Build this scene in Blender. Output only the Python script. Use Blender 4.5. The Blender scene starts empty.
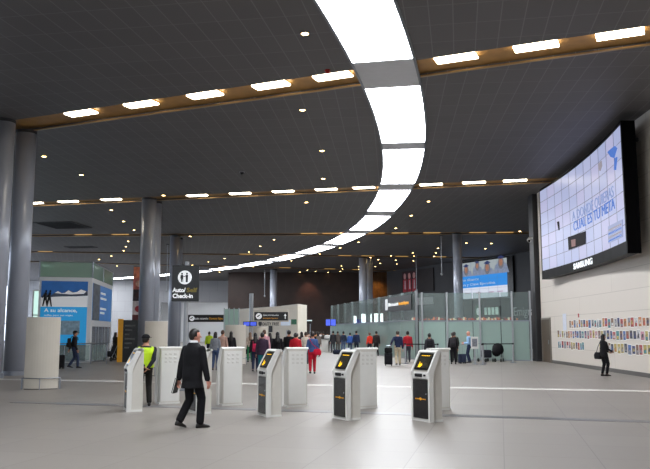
import bpy, bmesh, math, random
from math import pi, sin, cos, radians as R, sqrt
from mathutils import Vector as V, Matrix as M, Euler
random.seed(7)
S = bpy.context.scene
C = S.collection

# ------------------------------------------------------------------ camera
H = 9.6                       # ceiling height
EYE, PITCH, FPX = 1.65, R(7.3), 760.0
cd = bpy.data.cameras.new('camera'); cam = bpy.data.objects.new('camera', cd); C.objects.link(cam)
cam.location = (0, 0, EYE); cam.rotation_euler = (pi/2 + PITCH, 0, 0)
cd.sensor_width = 36; cd.lens = FPX/650*36; cd.clip_end = 600
S.camera = cam
S.view_settings.view_transform = 'Standard'; S.view_settings.look = 'None'
S.view_settings.gamma = 1; S.view_settings.use_curve_mapping = False
S.view_settings.exposure = 0.0
S.cycles.use_denoising = True
S.cycles.max_bounces = 8
S.cycles.transparent_max_bounces = 16

def ray(px, py):
    u = (px-325)/FPX; v = (234.5-py)/FPX
    return V((u, cos(PITCH)-sin(PITCH)*v, sin(PITCH)+cos(PITCH)*v))
def at_z(px, py, z):
    r = ray(px, py); t = (z-EYE)/r.z
    return V((r.x*t, r.y*t, z))
def at_d(px, py, d):
    r = ray(px, py); t = d/r.y
    return V((r.x*t, d, EYE+r.z*t))

# --------------------------------------------------------------- materials
def lin(c):
    return tuple((x/12.92 if x <= .04045 else ((x+.055)/1.055)**2.4) for x in (v/255 for v in c))
MATS = {}
def mat(name, rgb, rough=.55, metal=0, emit=0, vary=.06, scale=6, spec=.5, coat=0, base=None):
    if name in MATS: return MATS[name]
    m = bpy.data.materials.new(name); m.use_nodes = True
    nt = m.node_tree; b = nt.nodes['Principled BSDF']; col = lin(rgb)
    b.inputs['Base Color'].default_value = (*col, 1)
    b.inputs['Roughness'].default_value = rough; b.inputs['Metallic'].default_value = metal
    b.inputs['Specular IOR Level'].default_value = spec
    b.inputs['Coat Weight'].default_value = coat
    if emit:
        b.inputs['Emission Color'].default_value = (*col, 1); b.inputs['Emission Strength'].default_value = emit
    if base is not None: b.inputs['Base Color'].default_value = (*lin(base), 1); vary = 0
    if vary:
        tc = nt.nodes.new('ShaderNodeTexCoord'); n = nt.nodes.new('ShaderNodeTexNoise'); n.inputs['Scale'].default_value = scale
        n.inputs['Detail'].default_value = 4
        rp = nt.nodes.new('ShaderNodeValToRGB')
        rp.color_ramp.elements[0].position = .3; rp.color_ramp.elements[1].position = .7
        rp.color_ramp.elements[0].color = (*[max(0, x*(1-vary)) for x in col], 1)
        rp.color_ramp.elements[1].color = (*[min(1, x*(1+vary)) for x in col], 1)
        nt.links.new(tc.outputs['Object'], n.inputs['Vector']); nt.links.new(n.outputs['Fac'], rp.inputs['Fac'])
        nt.links.new(rp.outputs['Color'], b.inputs['Base Color'])
    MATS[name] = m
    return m
def brick_mat(name, c1, c2, cm, w, h, mortar, angle=0, rough=.5, axes='xy', offset=0, spec=.5, rough_vary=0, bump=0, shift=(0, 0)):
    m = mat(name, c1, rough, vary=0, spec=spec); nt = m.node_tree; b = nt.nodes['Principled BSDF']
    tc = nt.nodes.new('ShaderNodeTexCoord'); mp = nt.nodes.new('ShaderNodeMapping')
    br = nt.nodes.new('ShaderNodeTexBrick')
    if axes == 'xy':
        mp.inputs['Rotation'].default_value = (0, 0, angle)
    elif axes == 'yz':   # a wall running along y: brick u = y, v = z
        mp.inputs['Rotation'].default_value = (0, 0, 0)
        sp = nt.nodes.new('ShaderNodeSeparateXYZ'); cb = nt.nodes.new('ShaderNodeCombineXYZ')
        nt.links.new(tc.outputs['Object'], sp.inputs[0])
        nt.links.new(sp.outputs['Y'], cb.inputs['X']); nt.links.new(sp.outputs['Z'], cb.inputs['Y'])
    elif axes == 'xz':
        sp = nt.nodes.new('ShaderNodeSeparateXYZ'); cb = nt.nodes.new('ShaderNodeCombineXYZ')
        nt.links.new(tc.outputs['Object'], sp.inputs[0])
        nt.links.new(sp.outputs['X'], cb.inputs['X']); nt.links.new(sp.outputs['Z'], cb.inputs['Y'])
    mp.inputs['Location'].default_value = (*shift, 0)
    nt.links.new((tc.outputs['Object'] if axes == 'xy' else cb.outputs[0]), mp.inputs['Vector'])
    nt.links.new(mp.outputs[0], br.inputs['Vector'])
    br.offset = offset; br.squash = 1
    br.inputs['Color1'].default_value = (*lin(c1), 1); br.inputs['Color2'].default_value = (*lin(c2), 1)
    br.inputs['Mortar'].default_value = (*lin(cm), 1)
    br.inputs['Scale'].default_value = 1; br.inputs['Mortar Size'].default_value = mortar
    br.inputs['Mortar Smooth'].default_value = .1
    br.inputs['Brick Width'].default_value = w; br.inputs['Row Height'].default_value = h
    nt.links.new(br.outputs['Color'], b.inputs['Base Color'])
    if rough_vary:
        n = nt.nodes.new('ShaderNodeTexNoise'); n.inputs['Scale'].default_value = .8; n.inputs['Detail'].default_value = 5
        mr = nt.nodes.new('ShaderNodeMapRange'); mr.inputs['To Min'].default_value = rough-rough_vary; mr.inputs['To Max'].default_value = rough+rough_vary
        nt.links.new(tc.outputs['Object'], n.inputs['Vector']); nt.links.new(n.outputs['Fac'], mr.inputs['Value'])
        nt.links.new(mr.outputs[0], b.inputs['Roughness'])
    return m
def glass_mat(name, rgb, clear, rough=.05, diffuse=0.0):
    """thin glass: transparent tint, a share of white frosting that scatters, and a Fresnel gloss"""
    m = bpy.data.materials.new(name); m.use_nodes = True; nt = m.node_tree; nt.nodes.clear()
    out = nt.nodes.new('ShaderNodeOutputMaterial'); tr = nt.nodes.new('ShaderNodeBsdfTransparent')
    tr.inputs[0].default_value = (*lin(rgb), 1)
    df = nt.nodes.new('ShaderNodeBsdfDiffuse'); df.inputs[0].default_value = (*lin(rgb), 1)
    tl = nt.nodes.new('ShaderNodeBsdfTranslucent'); tl.inputs[0].default_value = (*lin(rgb), 1)
    fr = nt.nodes.new('ShaderNodeMixShader'); fr.inputs[0].default_value = .5
    nt.links.new(df.outputs[0], fr.inputs[1]); nt.links.new(tl.outputs[0], fr.inputs[2])
    mx = nt.nodes.new('ShaderNodeMixShader'); mx.inputs[0].default_value = 1-clear
    nt.links.new(tr.outputs[0], mx.inputs[1]); nt.links.new(fr.outputs[0], mx.inputs[2])
    gl = nt.nodes.new('ShaderNodeBsdfGlossy'); gl.inputs['Roughness'].default_value = rough
    lw_ = nt.nodes.new('ShaderNodeLayerWeight'); lw_.inputs[0].default_value = .5
    pw = nt.nodes.new('ShaderNodeMath'); pw.operation = 'POWER'; pw.inputs[1].default_value = 5
    f = nt.nodes.new('ShaderNodeMath'); f.operation = 'MULTIPLY_ADD'; f.inputs[1].default_value = .5; f.inputs[2].default_value = .03
    nt.links.new(lw_.outputs['Facing'], pw.inputs[0]); nt.links.new(pw.outputs[0], f.inputs[0])
    m2 = nt.nodes.new('ShaderNodeMixShader'); nt.links.new(f.outputs[0], m2.inputs[0])
    nt.links.new(mx.outputs[0], m2.inputs[1]); nt.links.new(gl.outputs[0], m2.inputs[2])
    nt.links.new(m2.outputs[0], out.inputs[0])
    return m

# ------------------------------------------------------------ mesh builder
class MB:
    def __init__(s): s.v = []; s.f = []; s.m = []
    def add(s, vs, fs, k=0):
        o = len(s.v); s.v += [V(p) for p in vs]; s.f += [tuple(i+o for i in f) for f in fs]; s.m += [k]*len(fs); return s
    def box(s, lo, hi, k=0, mx=None):
        x0, y0, z0 = lo; x1, y1, z1 = hi
        vs = [V(p) for p in ((x0,y0,z0),(x1,y0,z0),(x1,y1,z0),(x0,y1,z0),(x0,y0,z1),(x1,y0,z1),(x1,y1,z1),(x0,y1,z1))]
        if mx: vs = [mx @ p for p in vs]
        return s.add(vs, [(0,3,2,1),(4,5,6,7),(0,1,5,4),(1,2,6,5),(2,3,7,6),(3,0,4,7)], k)
    def rbox(s, lo, hi, r=.02, seg=2, k=0, mx=None):
        bm = bmesh.new(); bmesh.ops.create_cube(bm, size=1)
        for v in bm.verts:
            v.co = V([lo[i]+(hi[i]-lo[i])*(v.co[i]+.5) for i in range(3)])
        bmesh.ops.bevel(bm, geom=bm.edges[:]+bm.verts[:], offset=r, segments=seg, profile=.5, affect='EDGES')
        bm.verts.index_update()
        vs = [(mx @ v.co if mx else v.co.copy()) for v in bm.verts]
        s.add(vs, [[v.index for v in f.verts] for f in bm.faces], k); bm.free(); return s
    def loft(s, rings, k=0, cap=True):
        n = len(rings[0]); vs = [p for r in rings for p in r]; fs = []
        for a in range(len(rings)-1):
            for i in range(n):
                j = (i+1) % n; fs.append((a*n+i, a*n+j, (a+1)*n+j, (a+1)*n+i))
        if cap: fs += [tuple(range(n-1, -1, -1)), tuple(range((len(rings)-1)*n, len(rings)*n))]
        return s.add(vs, fs, k)
    def tube(s, pts, rads, n=10, k=0, flat=1.0):
        """round bar through points with a radius at each and domed ends"""
        pts = [V(p) for p in pts]
        if not hasattr(rads, '__len__'): rads = [rads]*len(pts)
        d0 = (pts[1]-pts[0]).normalized(); d1 = (pts[-1]-pts[-2]).normalized()
        P = [pts[0]-d0*rads[0]*.9, pts[0]-d0*rads[0]*.5]+pts+[pts[-1]+d1*rads[-1]*.5, pts[-1]+d1*rads[-1]*.9]
        Q = [rads[0]*.4, rads[0]*.87]+list(rads)+[rads[-1]*.87, rads[-1]*.4]
        ref = V((1,0,0)) if abs(d0.x) < .8 else V((0,1,0)); rings = []
        for i, p in enumerate(P):
            d = (P[min(i+1, len(P)-1)]-P[max(i-1, 0)]).normalized()
            a = (ref-d*ref.dot(d)).normalized(); b = d.cross(a)
            rings.append([p+a*Q[i]*cos(2*pi*t/n)+b*Q[i]*flat*sin(2*pi*t/n) for t in range(n)])
        return s.loft(rings, k)
    def cyl(s, p0, p1, r0, r1=None, n=16, k=0):
        p0, p1 = V(p0), V(p1); r1 = r0 if r1 is None else r1; d = (p1-p0).normalized()
        ref = V((1,0,0)) if abs(d.x) < .8 else V((0,1,0)); a = (ref-d*ref.dot(d)).normalized(); b = d.cross(a)
        return s.loft([[p+a*r*cos(2*pi*t/n)+b*r*sin(2*pi*t/n) for t in range(n)] for p, r in ((p0, r0), (p1, r1))], k)
    def ell(s, c, r, n=14, m=9, k=0, mx=None, fn=None):
        c = V(c); rings = []
        for j in range(1, m):
            th = pi*j/m-pi/2
            rings.append([V((r[0]*cos(th)*cos(2*pi*t/n), r[1]*cos(th)*sin(2*pi*t/n), r[2]*sin(th))) for t in range(n)])
        if fn: rings = [[fn(p) for p in q] for q in rings]
        if mx: rings = [[mx @ p for p in q] for q in rings]
        return s.loft([[c+p for p in q] for q in rings], k)
    def prism(s, poly, d0, d1, k=0, mx=None):
        """outline in local x,y pushed out along z from d0 to d1"""
        vs = [V((x, y, d0)) for x, y in poly]+[V((x, y, d1)) for x, y in poly]
        if mx: vs = [mx @ p for p in vs]
        n = len(poly); fs = [tuple(range(n-1, -1, -1)), tuple(range(n, 2*n))]
        fs += [(i, (i+1) % n, n+(i+1) % n, n+i) for i in range(n)]
        return s.add(vs, fs, k)
    def build(s, name, mats, parent=None, smooth=False, mx=None):
        me = bpy.data.meshes.new(name); me.from_pydata([tuple(p) for p in s.v], [], s.f)
        if not isinstance(mats, (list, tuple)): mats = [mats]
        for m in mats: me.materials.append(m)
        me.polygons.foreach_set('material_index', s.m)
        bm = bmesh.new(); bm.from_mesh(me); bmesh.ops.recalc_face_normals(bm, faces=bm.faces[:]); bm.to_mesh(me); bm.free()
        if smooth: me.polygons.foreach_set('use_smooth', [True]*len(me.polygons))
        o = bpy.data.objects.new(name, me); C.objects.link(o)
        if parent: o.parent = parent
        if mx: o.matrix_local = mx
        return o

def tag(o, label, cat, group=None):
    o['label'] = label; o['category'] = cat; o['kind'] = 'thing'
    if group: o['group'] = group
    return o
def thing(name, label, cat, loc=(0,0,0), rz=0, group=None, mx=None):
    o = bpy.data.objects.new(name, None); C.objects.link(o)
    if mx: o.matrix_world = mx
    else: o.location = loc; o.rotation_euler = (0, 0, rz)
    o.empty_display_size = .1
    return tag(o, label, cat, group)
def struct(o): o['kind'] = 'structure'; return o
def part_label(o, l): o['label'] = l; return o
def copy_tree(o, parent=None):
    c = o.copy(); C.objects.link(c)
    if parent: c.parent = parent
    for ch in list(KIDS.get(o.name, [])) or [x for x in o.children]: copy_tree(ch, c)
    return c
KIDS = {}
def plane_mx(origin, u):
    """local x = reading direction u, local y = up, local z = out of the face"""
    u = V((u[0], u[1], 0)).normalized(); z = V((0,0,1)); n = u.cross(z)
    m = M((( u.x, z.x, n.x, origin[0]), (u.y, z.y, n.y, origin[1]), (u.z, z.z, n.z, origin[2]), (0,0,0,1)))
    return m
def text(s, size, m, parent, x, y, z, name='lettering', depth=.01, align='LEFT', width=None, bold=0, shear=0):
    cu = bpy.data.curves.new(name, 'FONT'); cu.body = s; cu.size = size; cu.extrude = depth/2; cu.align_x = align
    cu.offset = bold; cu.shear = shear; cu.resolution_u = 3
    t = bpy.data.objects.new('t', cu); C.objects.link(t)
    me = bpy.data.meshes.new_from_object(t.evaluated_get(bpy.context.evaluated_depsgraph_get()))
    bpy.data.objects.remove(t)
    if width:
        xs = [v.co.x for v in me.vertices]; w = max(xs)-min(xs); k = width/w
        for v in me.vertices: v.co.x *= k
    me.materials.clear(); me.materials.append(m); me.name = name
    o = bpy.data.objects.new(name, me); C.objects.link(o); o.parent = parent; o.location = (x, y, z)
    return o
ORD = ['first','second','third','fourth','fifth','sixth','seventh','eighth','ninth','tenth','eleventh','twelfth','thirteenth','fourteenth','fifteenth','sixteenth','seventeenth','eighteenth','nineteenth','twentieth','twenty-first','twenty-second','twenty-third','twenty-fourth','twenty-fifth','twenty-sixth','twenty-seventh','twenty-eighth','twenty-ninth','thirtieth','thirty-first','thirty-second','thirty-third','thirty-fourth','thirty-fifth','thirty-sixth','thirty-seventh','thirty-eighth']

white_paint = mat('white_paint', (214,212,208), .35, vary=.02)
kiosk_white = mat('kiosk_white', (222,221,217), .3, vary=.02)
kiosk_side = mat('kiosk_beige_panel', (205,201,193), .4, vary=.03)
black_gloss = mat('black_gloss', (14,14,16), .25, vary=.1)
black_matt = mat('black_matt', (18,18,20), .6, vary=.1)
dark_grey = mat('dark_grey', (52,52,55), .5)
steel = mat('brushed_steel', (150,155,165), .3, .75, vary=.05)
grey_metal = mat('grey_metal_paint', (120,124,132), .35, .4, vary=.04)
pole_grey = mat('pole_grey', (165,168,172), .35, .5, vary=.03)
column_mat = mat('column_grey', (168,173,186), .28, .2, vary=.03, scale=2)
wood_slot = mat('slot_wood', (160,120,66), .5, vary=.12, scale=3)
lip_metal = mat('slot_lip_metal', (170,140,95), .3, .6, vary=.03)
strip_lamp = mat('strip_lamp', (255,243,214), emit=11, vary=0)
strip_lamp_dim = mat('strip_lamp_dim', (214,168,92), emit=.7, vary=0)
down_lamp = mat('downlight_lamp', (255,214,140), emit=20, vary=0)
sky_panel = mat('skylight_panel', (246,250,255), emit=22, vary=0)
rib_grey = mat('ribbon_joint_grey', (205,207,212), .5, vary=.03)
cream = mat('cream_panel', (205,198,186), .5, vary=.03, scale=2)
yellow = mat('yellow_paint', (240,170,20), .4, vary=.03)
yellow_glow = mat('yellow_display', (255,196,20), emit=.8, vary=0)
reflection_glow = mat('white_window_reflection', (250,252,255), emit=3.5, vary=0)  # glow for the window reflections added as panels behind the glass
sign_white = mat('sign_white', (236,238,240), .4, emit=.35, vary=0)
sign_orange = mat('sign_orange', (224,160,50), .4, emit=.35, vary=0)
sign_black = mat('sign_black', (22,24,26), .35, vary=.05)
gold = mat('dull_gold_lettering', (128,112,42), .5, vary=0)
wood_dark = mat('dark_brown_wall', (50,34,28), .55, vary=.18, scale=1.2)
door_brown = mat('door_brown', (88,74,62), .5, vary=.05)
bezel_black = mat('bezel_black', (5,5,7), .4, vary=0, spec=.04)
rubber = mat('rubber', (25,25,25), .8, vary=.1)

# ------------------------------------------------------------------- world
w = bpy.data.worlds.new('daylight'); S.world = w; w.use_nodes = True
nt = w.node_tree; bg = nt.nodes['Background']
bg.inputs[0].default_value = (.80, .90, 1.0, 1); bg.inputs[1].default_value = .55

# ------------------------------------------------------------------ floor
fl = brick_mat('floor_tiles', (132,126,120), (127,121,115), (108,104,100), 1.2, 1.2, .007, R(12.9), .52, rough_vary=.0, spec=.5)
fb = fl.node_tree.nodes['Principled BSDF']; fb.inputs['Coat Weight'].default_value = .2; fb.inputs['Coat Roughness'].default_value = .3
struct(MB().box((-70,-22,-.3), (30,130,0)).build('floor', fl))
def strip(name, a, b, wd, m):
    a, b = V((*a, 0)), V((*b, 0)); u = (b-a).normalized(); n = V((-u.y, u.x, 0))*wd/2
    p = [a-n, b-n, b+n, a+n]
    return struct(MB().add([q for q in p]+[q+V((0,0,.004)) for q in p], [(0,1,2,3),(4,5,6,7),(0,1,5,4),(1,2,6,5),(2,3,7,6),(3,0,4,7)]).build(name, m))
def on_line(a, b, x): return (x, a[1]+(b[1]-a[1])*(x-a[0])/(b[0]-a[0]))
DA, DB = (-7.35,18.38), (6.02,14.41)
WA, WB = (-10.47,26.9), (9.1,21.7)
strip('trim_1', DA, on_line(DA, DB, 11.2), .38, mat('floor_strip_dark', (96,96,100), .3, vary=.04))
strip('trim_2', on_line(WA, WB, -18), on_line(WA, WB, 11.4), .42, mat('floor_strip_white', (240,238,234), .25, vary=.03))

# ---------------------------------------------------------------- ceiling
BANDS = [((-11.61,29.56),(9.09,20.42)), ((-18.73,47.97),(11.85,40.24)), ((-24.82,63.45),(16.79,61.74)),
         ((-29.72,76.17),(5.89,81.02)), ((-32,87.3),(9,100.2))]
SW = [1.5, 1.35, 1.4, 1.4, 1.4]      # slot widths
GRID = [R(10), R(5), R(-3), R(-10), R(-18), R(-24)]
def near_line(k):
    a, b = BANDS[k]; u = (V(b)-V(a)).normalized(); n = V((u.y, -u.x))*SW[k]
    return tuple(V(a)+n), tuple(V(b)+n)
XL = -50
def yy(line, x): return on_line(line[0], line[1], x)[1]
def ceil_section(k):
    xr = [12.6, 12.6, 26, 26, 26, 26][k]; xl = XL
    if k == 0: lo = ((xl,-22),(xr,-22))
    else: lo = ((xl, yy(BANDS[k-1], xl)), (xr, yy(BANDS[k-1], xr)))
    if k == 5: hi = ((xl,128),(xr,128))
    else: n = near_line(k); hi = ((xl, yy(n, xl)), (xr, yy(n, xr)))
    poly = [lo[0], lo[1], hi[1], hi[0]]
    m = brick_mat('ceiling_tiles_%d' % k, (94,92,94), (90,88,90), (116,114,117), 1.2, .6, .014, GRID[k]+pi/2, .6, spec=.5)
    struct(MB().prism(poly, H, H+.119).build('ceiling', m))
for k in range(6): ceil_section(k)
struct(MB().box((12.6,-22,H), (26,40.5,H+.3)).build('ceiling', black_matt))
for k in range(5):                       # slot backs and the bright metal lip along the far edge
    a, b = BANDS[k]; na, nb = near_line(k)
    xr = [12.6, 12.6, 26, 26, 26][k]
    poly = [(XL, yy((na, nb), XL)-.3), (xr, yy((na, nb), xr)-.3), (xr, yy((a, b), xr)+.3), (XL, yy((a, b), XL)+.3)]
    struct(MB().prism(poly, H+.12, H+.2).build('ceiling', wood_slot))
    lip = MB(); u = (V(b)-V(a)).normalized(); n = V((-u.y, u.x))
    p0, p1 = V((XL, yy((a, b), XL))), V((xr, yy((a, b), xr)))
    lip.prism([p0-n*.10, p1-n*.10, p1+n*.0, p0+n*.0], H-.012, H+.03)
    struct(lip.build('trim_%d' % (k+3), lip_metal))
def ribx(y):
    if y < 50: cx, cy, r = -94.93, 42.34, 98.85
    else: cx, cy, r = -79.2, 45.44, 83.06
    return cx, cy, r
def rib_pt(s):     # s = arc length from the point level with y = 50
    if s <= 0:
        cx, cy, r = ribx(0); a0 = math.asin((50-cy)/r); a = a0+s/r
    else:
        cx, cy, r = ribx(60); a0 = math.asin((50-cy)/r); a = a0+s/r
    return V((cx+r*cos(a), cy+r*sin(a))), V((cos(a), sin(a)))
def s_of_y(y):
    lo, hi = -75, 90
    for _ in range(50):
        mid = (lo+hi)/2
        if rib_pt(mid)[0].y < y: lo = mid
        else: hi = mid
    return lo
RW = .89
# strip lights in the slots
STRIPS = [[81,141,205,271,340,456,536,620], [33,68,111,197,240,283,326,369,431,474,515], [83,120,309,335,372,400,432,478,505], [45,150,246,262,345,368,402,440], [48,80,285,330,358,399,425]]
SLOTN = ['nearest', 'second', 'third', 'fourth', 'farthest']
for k, xs in enumerate(STRIPS):
    a, b = BANDS[k]; na, nb = near_line(k); u = (V(b)-V(a)).normalized()
    off = .76
    ca, cb = V(a)*(1-off)+V(na)*off, V(b)*(1-off)+V(nb)*off
    for i, px in enumerate(xs):
        # where this column of the view meets the slot's centre line at lamp height
        lo, hi = 0.0, 1.0
        def sx(t):
            p = ca+(cb-ca)*t; z = H; d = cos(PITCH)*p.y+sin(PITCH)*(z-EYE); return 325+FPX*p.x/d
        lo, hi = -.5, 1.6
        for _ in range(40):
            mid = (lo+hi)/2
            if sx(mid) < px: lo = mid
            else: hi = mid
        p = ca+(cb-ca)*lo
        L = 1.22 if k < 2 else 1.35
        for _ in range(60):              # keep clear of the skylight ribbon
            q, nr = rib_pt(s_of_y(p.y)); e = p-q
            if abs(e.x) > RW+.1+L*.52+.12: break
            p = p+u*(.05 if e.x > 0 else -.05)
        p = V((p.x, p.y))
        t = thing('ceiling_strip_light', 'rectangular warm strip light in the %s ceiling slot, %s from the left end' % (SLOTN[k], ORD[i]), 'ceiling light', (p.x, p.y, H+.119), math.atan2(u.y, u.x), 'strip lights in the ceiling slots')
        MB().rbox((-L/2+.04,-.18,-.07), (L/2-.04,.18,0), .01, 1).build('housing', wood_slot, t)
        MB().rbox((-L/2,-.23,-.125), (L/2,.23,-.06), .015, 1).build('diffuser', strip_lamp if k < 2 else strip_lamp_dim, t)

# the curved skylight ribbon
rib = thing('skylight_ribbon', 'long curved glowing white skylight ribbon sweeping across the dark ceiling', 'skylight', (3.8, 40, H))
inv = M.Translation((-3.8, -40, -H))
RW = .89
def rib_strip(s0, s1, w0, w1, z0, z1, name, m):
    n = max(2, int((s1-s0)/1.0)+1); mb = MB(); rings = []
    for i in range(n+1):
        p, r = rib_pt(s0+(s1-s0)*i/n); a, b = p+r*w0, p+r*w1
        rings.append([inv @ V((a.x,a.y,z0)), inv @ V((b.x,b.y,z0)), inv @ V((b.x,b.y,z1)), inv @ V((a.x,a.y,z1))])
    return mb.loft(rings).build(name, m, rib)
JOINTS = [(-12,1.9),(-3,1.9),(6,1.9),(14.6,1.5),(22.7,2.5),(31.8,1.2),(41.1,1.9),(50.6,2.2),(60,2.2),(69.2,2.2),(77.6,2.0),(85.2,2),(92,2),(98,2),(103.6,2)]
SEND = s_of_y(118)
js = [(s_of_y(y)-l/2, s_of_y(y)+l/2) for y, l in JOINTS]
js += [(js[-1][0]+8.5, js[-1][1]+8.5)]
prev = s_of_y(-18)
for a, b in js:
    rib_strip(prev, a, -RW, RW, H-.05, H-.01, 'light_panel', sky_panel)
    rib_strip(a, b, -RW, RW, H-.06, H-.01, 'joint_panel', rib_grey)
    prev = b
rib_strip(prev, SEND, -RW, RW, H-.05, H-.01, 'light_panel', sky_panel)
for sgn in (-1, 1):
    rib_strip(s_of_y(-18), SEND, sgn*RW if sgn > 0 else -RW-.07, RW+.07 if sgn > 0 else -RW, H-.09, H-.005, 'side_trim', grey_metal)

# downlights
DL = [(305,33),(302.5,109.5),(322,150.3),(323.3,178.3),(306.4,202),(44,156),(81.4,174.5),(111.3,209.8),(123.6,221),(134,229.8),(128.2,241),(126,246.3),(123.6,250.5),(111.3,255.7),(99.3,259.2),(117,265.7),
 (274,239.4),(260.3,246),(248.8,251.7),(224.6,258.2),(208.4,261.7),(219.6,272),(291.4,260.5),(319.6,253.6),(340.2,247.6),(358.6,241.9),(395.8,227.9),(411.2,215.2),(428.5,201),(253,266.5),
 (284.3,272.4),(300,271.9),(307.2,269.9),(315.6,271.3),(328,272),(341.5,265.7),(342.7,268.7),(340.2,271.2),(358.7,266.2),(358.7,269.2),
 (370.5,257.3),(389.5,256.2),(378.3,259.3),(380,263.3),(375.4,266.4),(396,260),(396.8,263.8),(412.8,252.5),(412,256.6),(413.4,260.5),(438,248),(436,252.6),(433.8,256.2),
 (519.9,231.0),(466.4,242.7),(491.3,243.1),(485.4,248.3),(170,197.5),(187.7,234.6),(192,265),(60,272)]
def bay(p):
    for k in range(5):
        if p.y < yy(BANDS[k], p.x): return k
    return 5
BAYN = ['nearest', 'second nearest', 'third nearest', 'fourth nearest', 'fifth nearest', 'farthest']
byb = {}
for px, py in DL:
    p = at_z(px, py, H)
    for a, b in BANDS:       # keep each lamp on the ceiling panel, clear of the open slots
        n = (V(b)-V(a)).normalized(); n = V((-n.y, n.x)); d = (p.xy-V(a)).dot(n)
        if -1.7 < d < .15: p = p+V((*(n*((.16-d) if d > -.8 else (-1.72-d))), 0))
    byb.setdefault(bay(p), []).append((px, p))
ringm = mat('downlight_rim', (150,150,152), .4, vary=0)
rim = None
for k in sorted(byb):
    for i, (px, p) in enumerate(sorted(byb[k], key=lambda q: q[0])):
        t = thing('downlight', 'round warm downlight, %s from left, in the %s ceiling bay' % (ORD[i], BAYN[k]), 'ceiling light', (p.x, p.y, H-.001), 0, 'round ceiling downlights')
        if rim is None:
            mb = MB(); n = 20
            rings = [[V((r*cos(2*pi*q/n), r*sin(2*pi*q/n), z)) for q in range(n)] for r, z in ((.125,0),(.125,-.025),(.105,-.03),(.1,-.01),(.1,0))]
            rim = mb.loft(rings, cap=False).build('rim', ringm, t)
            lens = MB().ell((0,0,-.012), (.1,.1,.034), 18, 6).build('lens', down_lamp, t)
        else:
            for q in (rim, lens):
                c = q.copy(); C.objects.link(c); c.parent = t
# vents and small ceiling devices
for nm, (px, py), sz, lab in (('ceiling_vent', (63.5,225), (3.0,3.4), 'dark square air vent in the ceiling above the advert booth'), ('ceiling_vent', (81,247), (2.8,1.2), 'narrow dark air vent in the ceiling farther back, beyond the square vent')):
    p = at_z(px, py, H); t = thing(nm, lab, 'vent', (p.x, p.y, H-.002), R(-8))
    mb = MB(); sx, sy = sz
    mb.box((-sx/2,-sy/2,-.05), (sx/2,-sy/2+.1,0)).box((-sx/2,sy/2-.1,-.05), (sx/2,sy/2,0)).box((-sx/2,-sy/2,-.05), (-sx/2+.1,sy/2,0)).box((sx/2-.1,-sy/2,-.05), (sx/2,sy/2,0))
    mb.build('frame', dark_grey, t)
    mb = MB(); mb.box((-sx/2+.1,-sy/2+.1,-.01), (sx/2-.1,sy/2-.1,0))
    for i in range(9):
        y = -sy/2+.1+(sy-.2)*(i+.5)/9; mb.box((-sx/2+.1,y-.03,-.04), (sx/2-.1,y+.03,-.01))
    mb.build('slats', black_matt, t)
p = at_z(242, 171.5, H)
t = thing('ceiling_camera', 'small dark dome camera on the ceiling beside the row of downlights', 'camera', (p.x, p.y, H-.002))
MB().cyl((0,0,-.05), (0,0,0), .13, n=18).build('base', ringm, t); MB().ell((0,0,-.07), (.1,.1,.1)).build('dome', black_gloss, t, True)
p = at_z(327.5, 70, H)
t = thing('ceiling_beacon', 'small red alarm beacon on the ceiling beside the skylight ribbon', 'alarm', (p.x, p.y, H-.002))
red_pl = mat('red_plastic', (170,24,28), .3, vary=0)
MB().cyl((0,0,-.04), (0,0,0), .09).build('base', red_pl, t); MB().ell((0,0,-.06), (.07,.07,.06)).build('lamp', red_pl, t, True)

# ------------------------------------------------------------------ walls
def wx(y): return 11.75+.033*(y-28)
rw = brick_mat('white_wall_panels', (214,205,196), (210,201,192), (190,181,172), 9.0, .82, .014, axes='yz', rough=.45, offset=.5)
wa, wb = V((wx(-22), -22)), V((wx(43.3), 43.3)); off = V((.5, 0))
struct(MB().prism([wa, wb, wb+off, wa+off], 0, H).build('wall_right', rw))
struct(MB().prism([wa-V((.03,0)), V((wx(41.2), 41.2))-V((.03,0)), V((wx(41.2), 41.2)), wa], 0, .16).build('baseboard_right', mat('baseboard_grey', (92,88,86), .4, vary=.05)))
dp = thing('dark_pillar', 'dark charcoal square pillar at the far end of the white wall', 'pillar', (12.3, 43.9, 0))
MB().rbox((-.3,-.45,0), (.3,.45,H-.005), .02, 1).build('shaft', mat('pillar_charcoal', (40,39,42), .45, vary=.08), dp)
mb = MB(); mb.box((-.33,-.47,0), (.31,.47,.12)); mb.build('base_plate', dark_grey, dp)
p = at_d(527.5, 237.5, 43.4)
t = thing('security_camera', 'white security camera fixed high on the dark pillar', 'camera', (11.99, 43.6, p.z))
MB().box((-.22,-.04,-.03), (.005,.04,.03)).build('bracket', white_paint, t); MB().cyl((-.18,.1,-.1), (-.26,-.25,-.2), .1).build('body', white_paint, t); MB().cyl((-.262,-.25,-.2), (-.27,-.3,-.212), .07).build('lens', black_gloss, t)
struct(MB().box((12.66,44.0,0), (26.2,44.4,H-.01)).build('wall_return', dark_grey))
# side door in the white wall
d = struct(MB().prism([(wx(41.4)-.02,41.4), (wx(43.1)-.02,43.1), (wx(43.1)+.05,43.1), (wx(41.4)+.05,41.4)], 0, 2.32).build('door_1', door_brown))
fr = MB()
for y0, y1, z0, z1 in ((41.3,41.4,0,2.42),(43.1,43.2,0,2.42),(41.4,43.1,2.32,2.42)):
    fr.prism([(wx(y0)-.05,y0), (wx(y1)-.05,y1), (wx(y1)+.05,y1), (wx(y0)+.05,y0)], z0, z1)
fr.build('door_frame', mat('door_frame_grey', (120,112,104), .4, vary=.03), d)
MB().tube([(wx(41.6)-.07,41.6,1.0), (wx(41.6)-.07,41.6,1.2)], .02).build('door_handle', steel, d)

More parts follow.
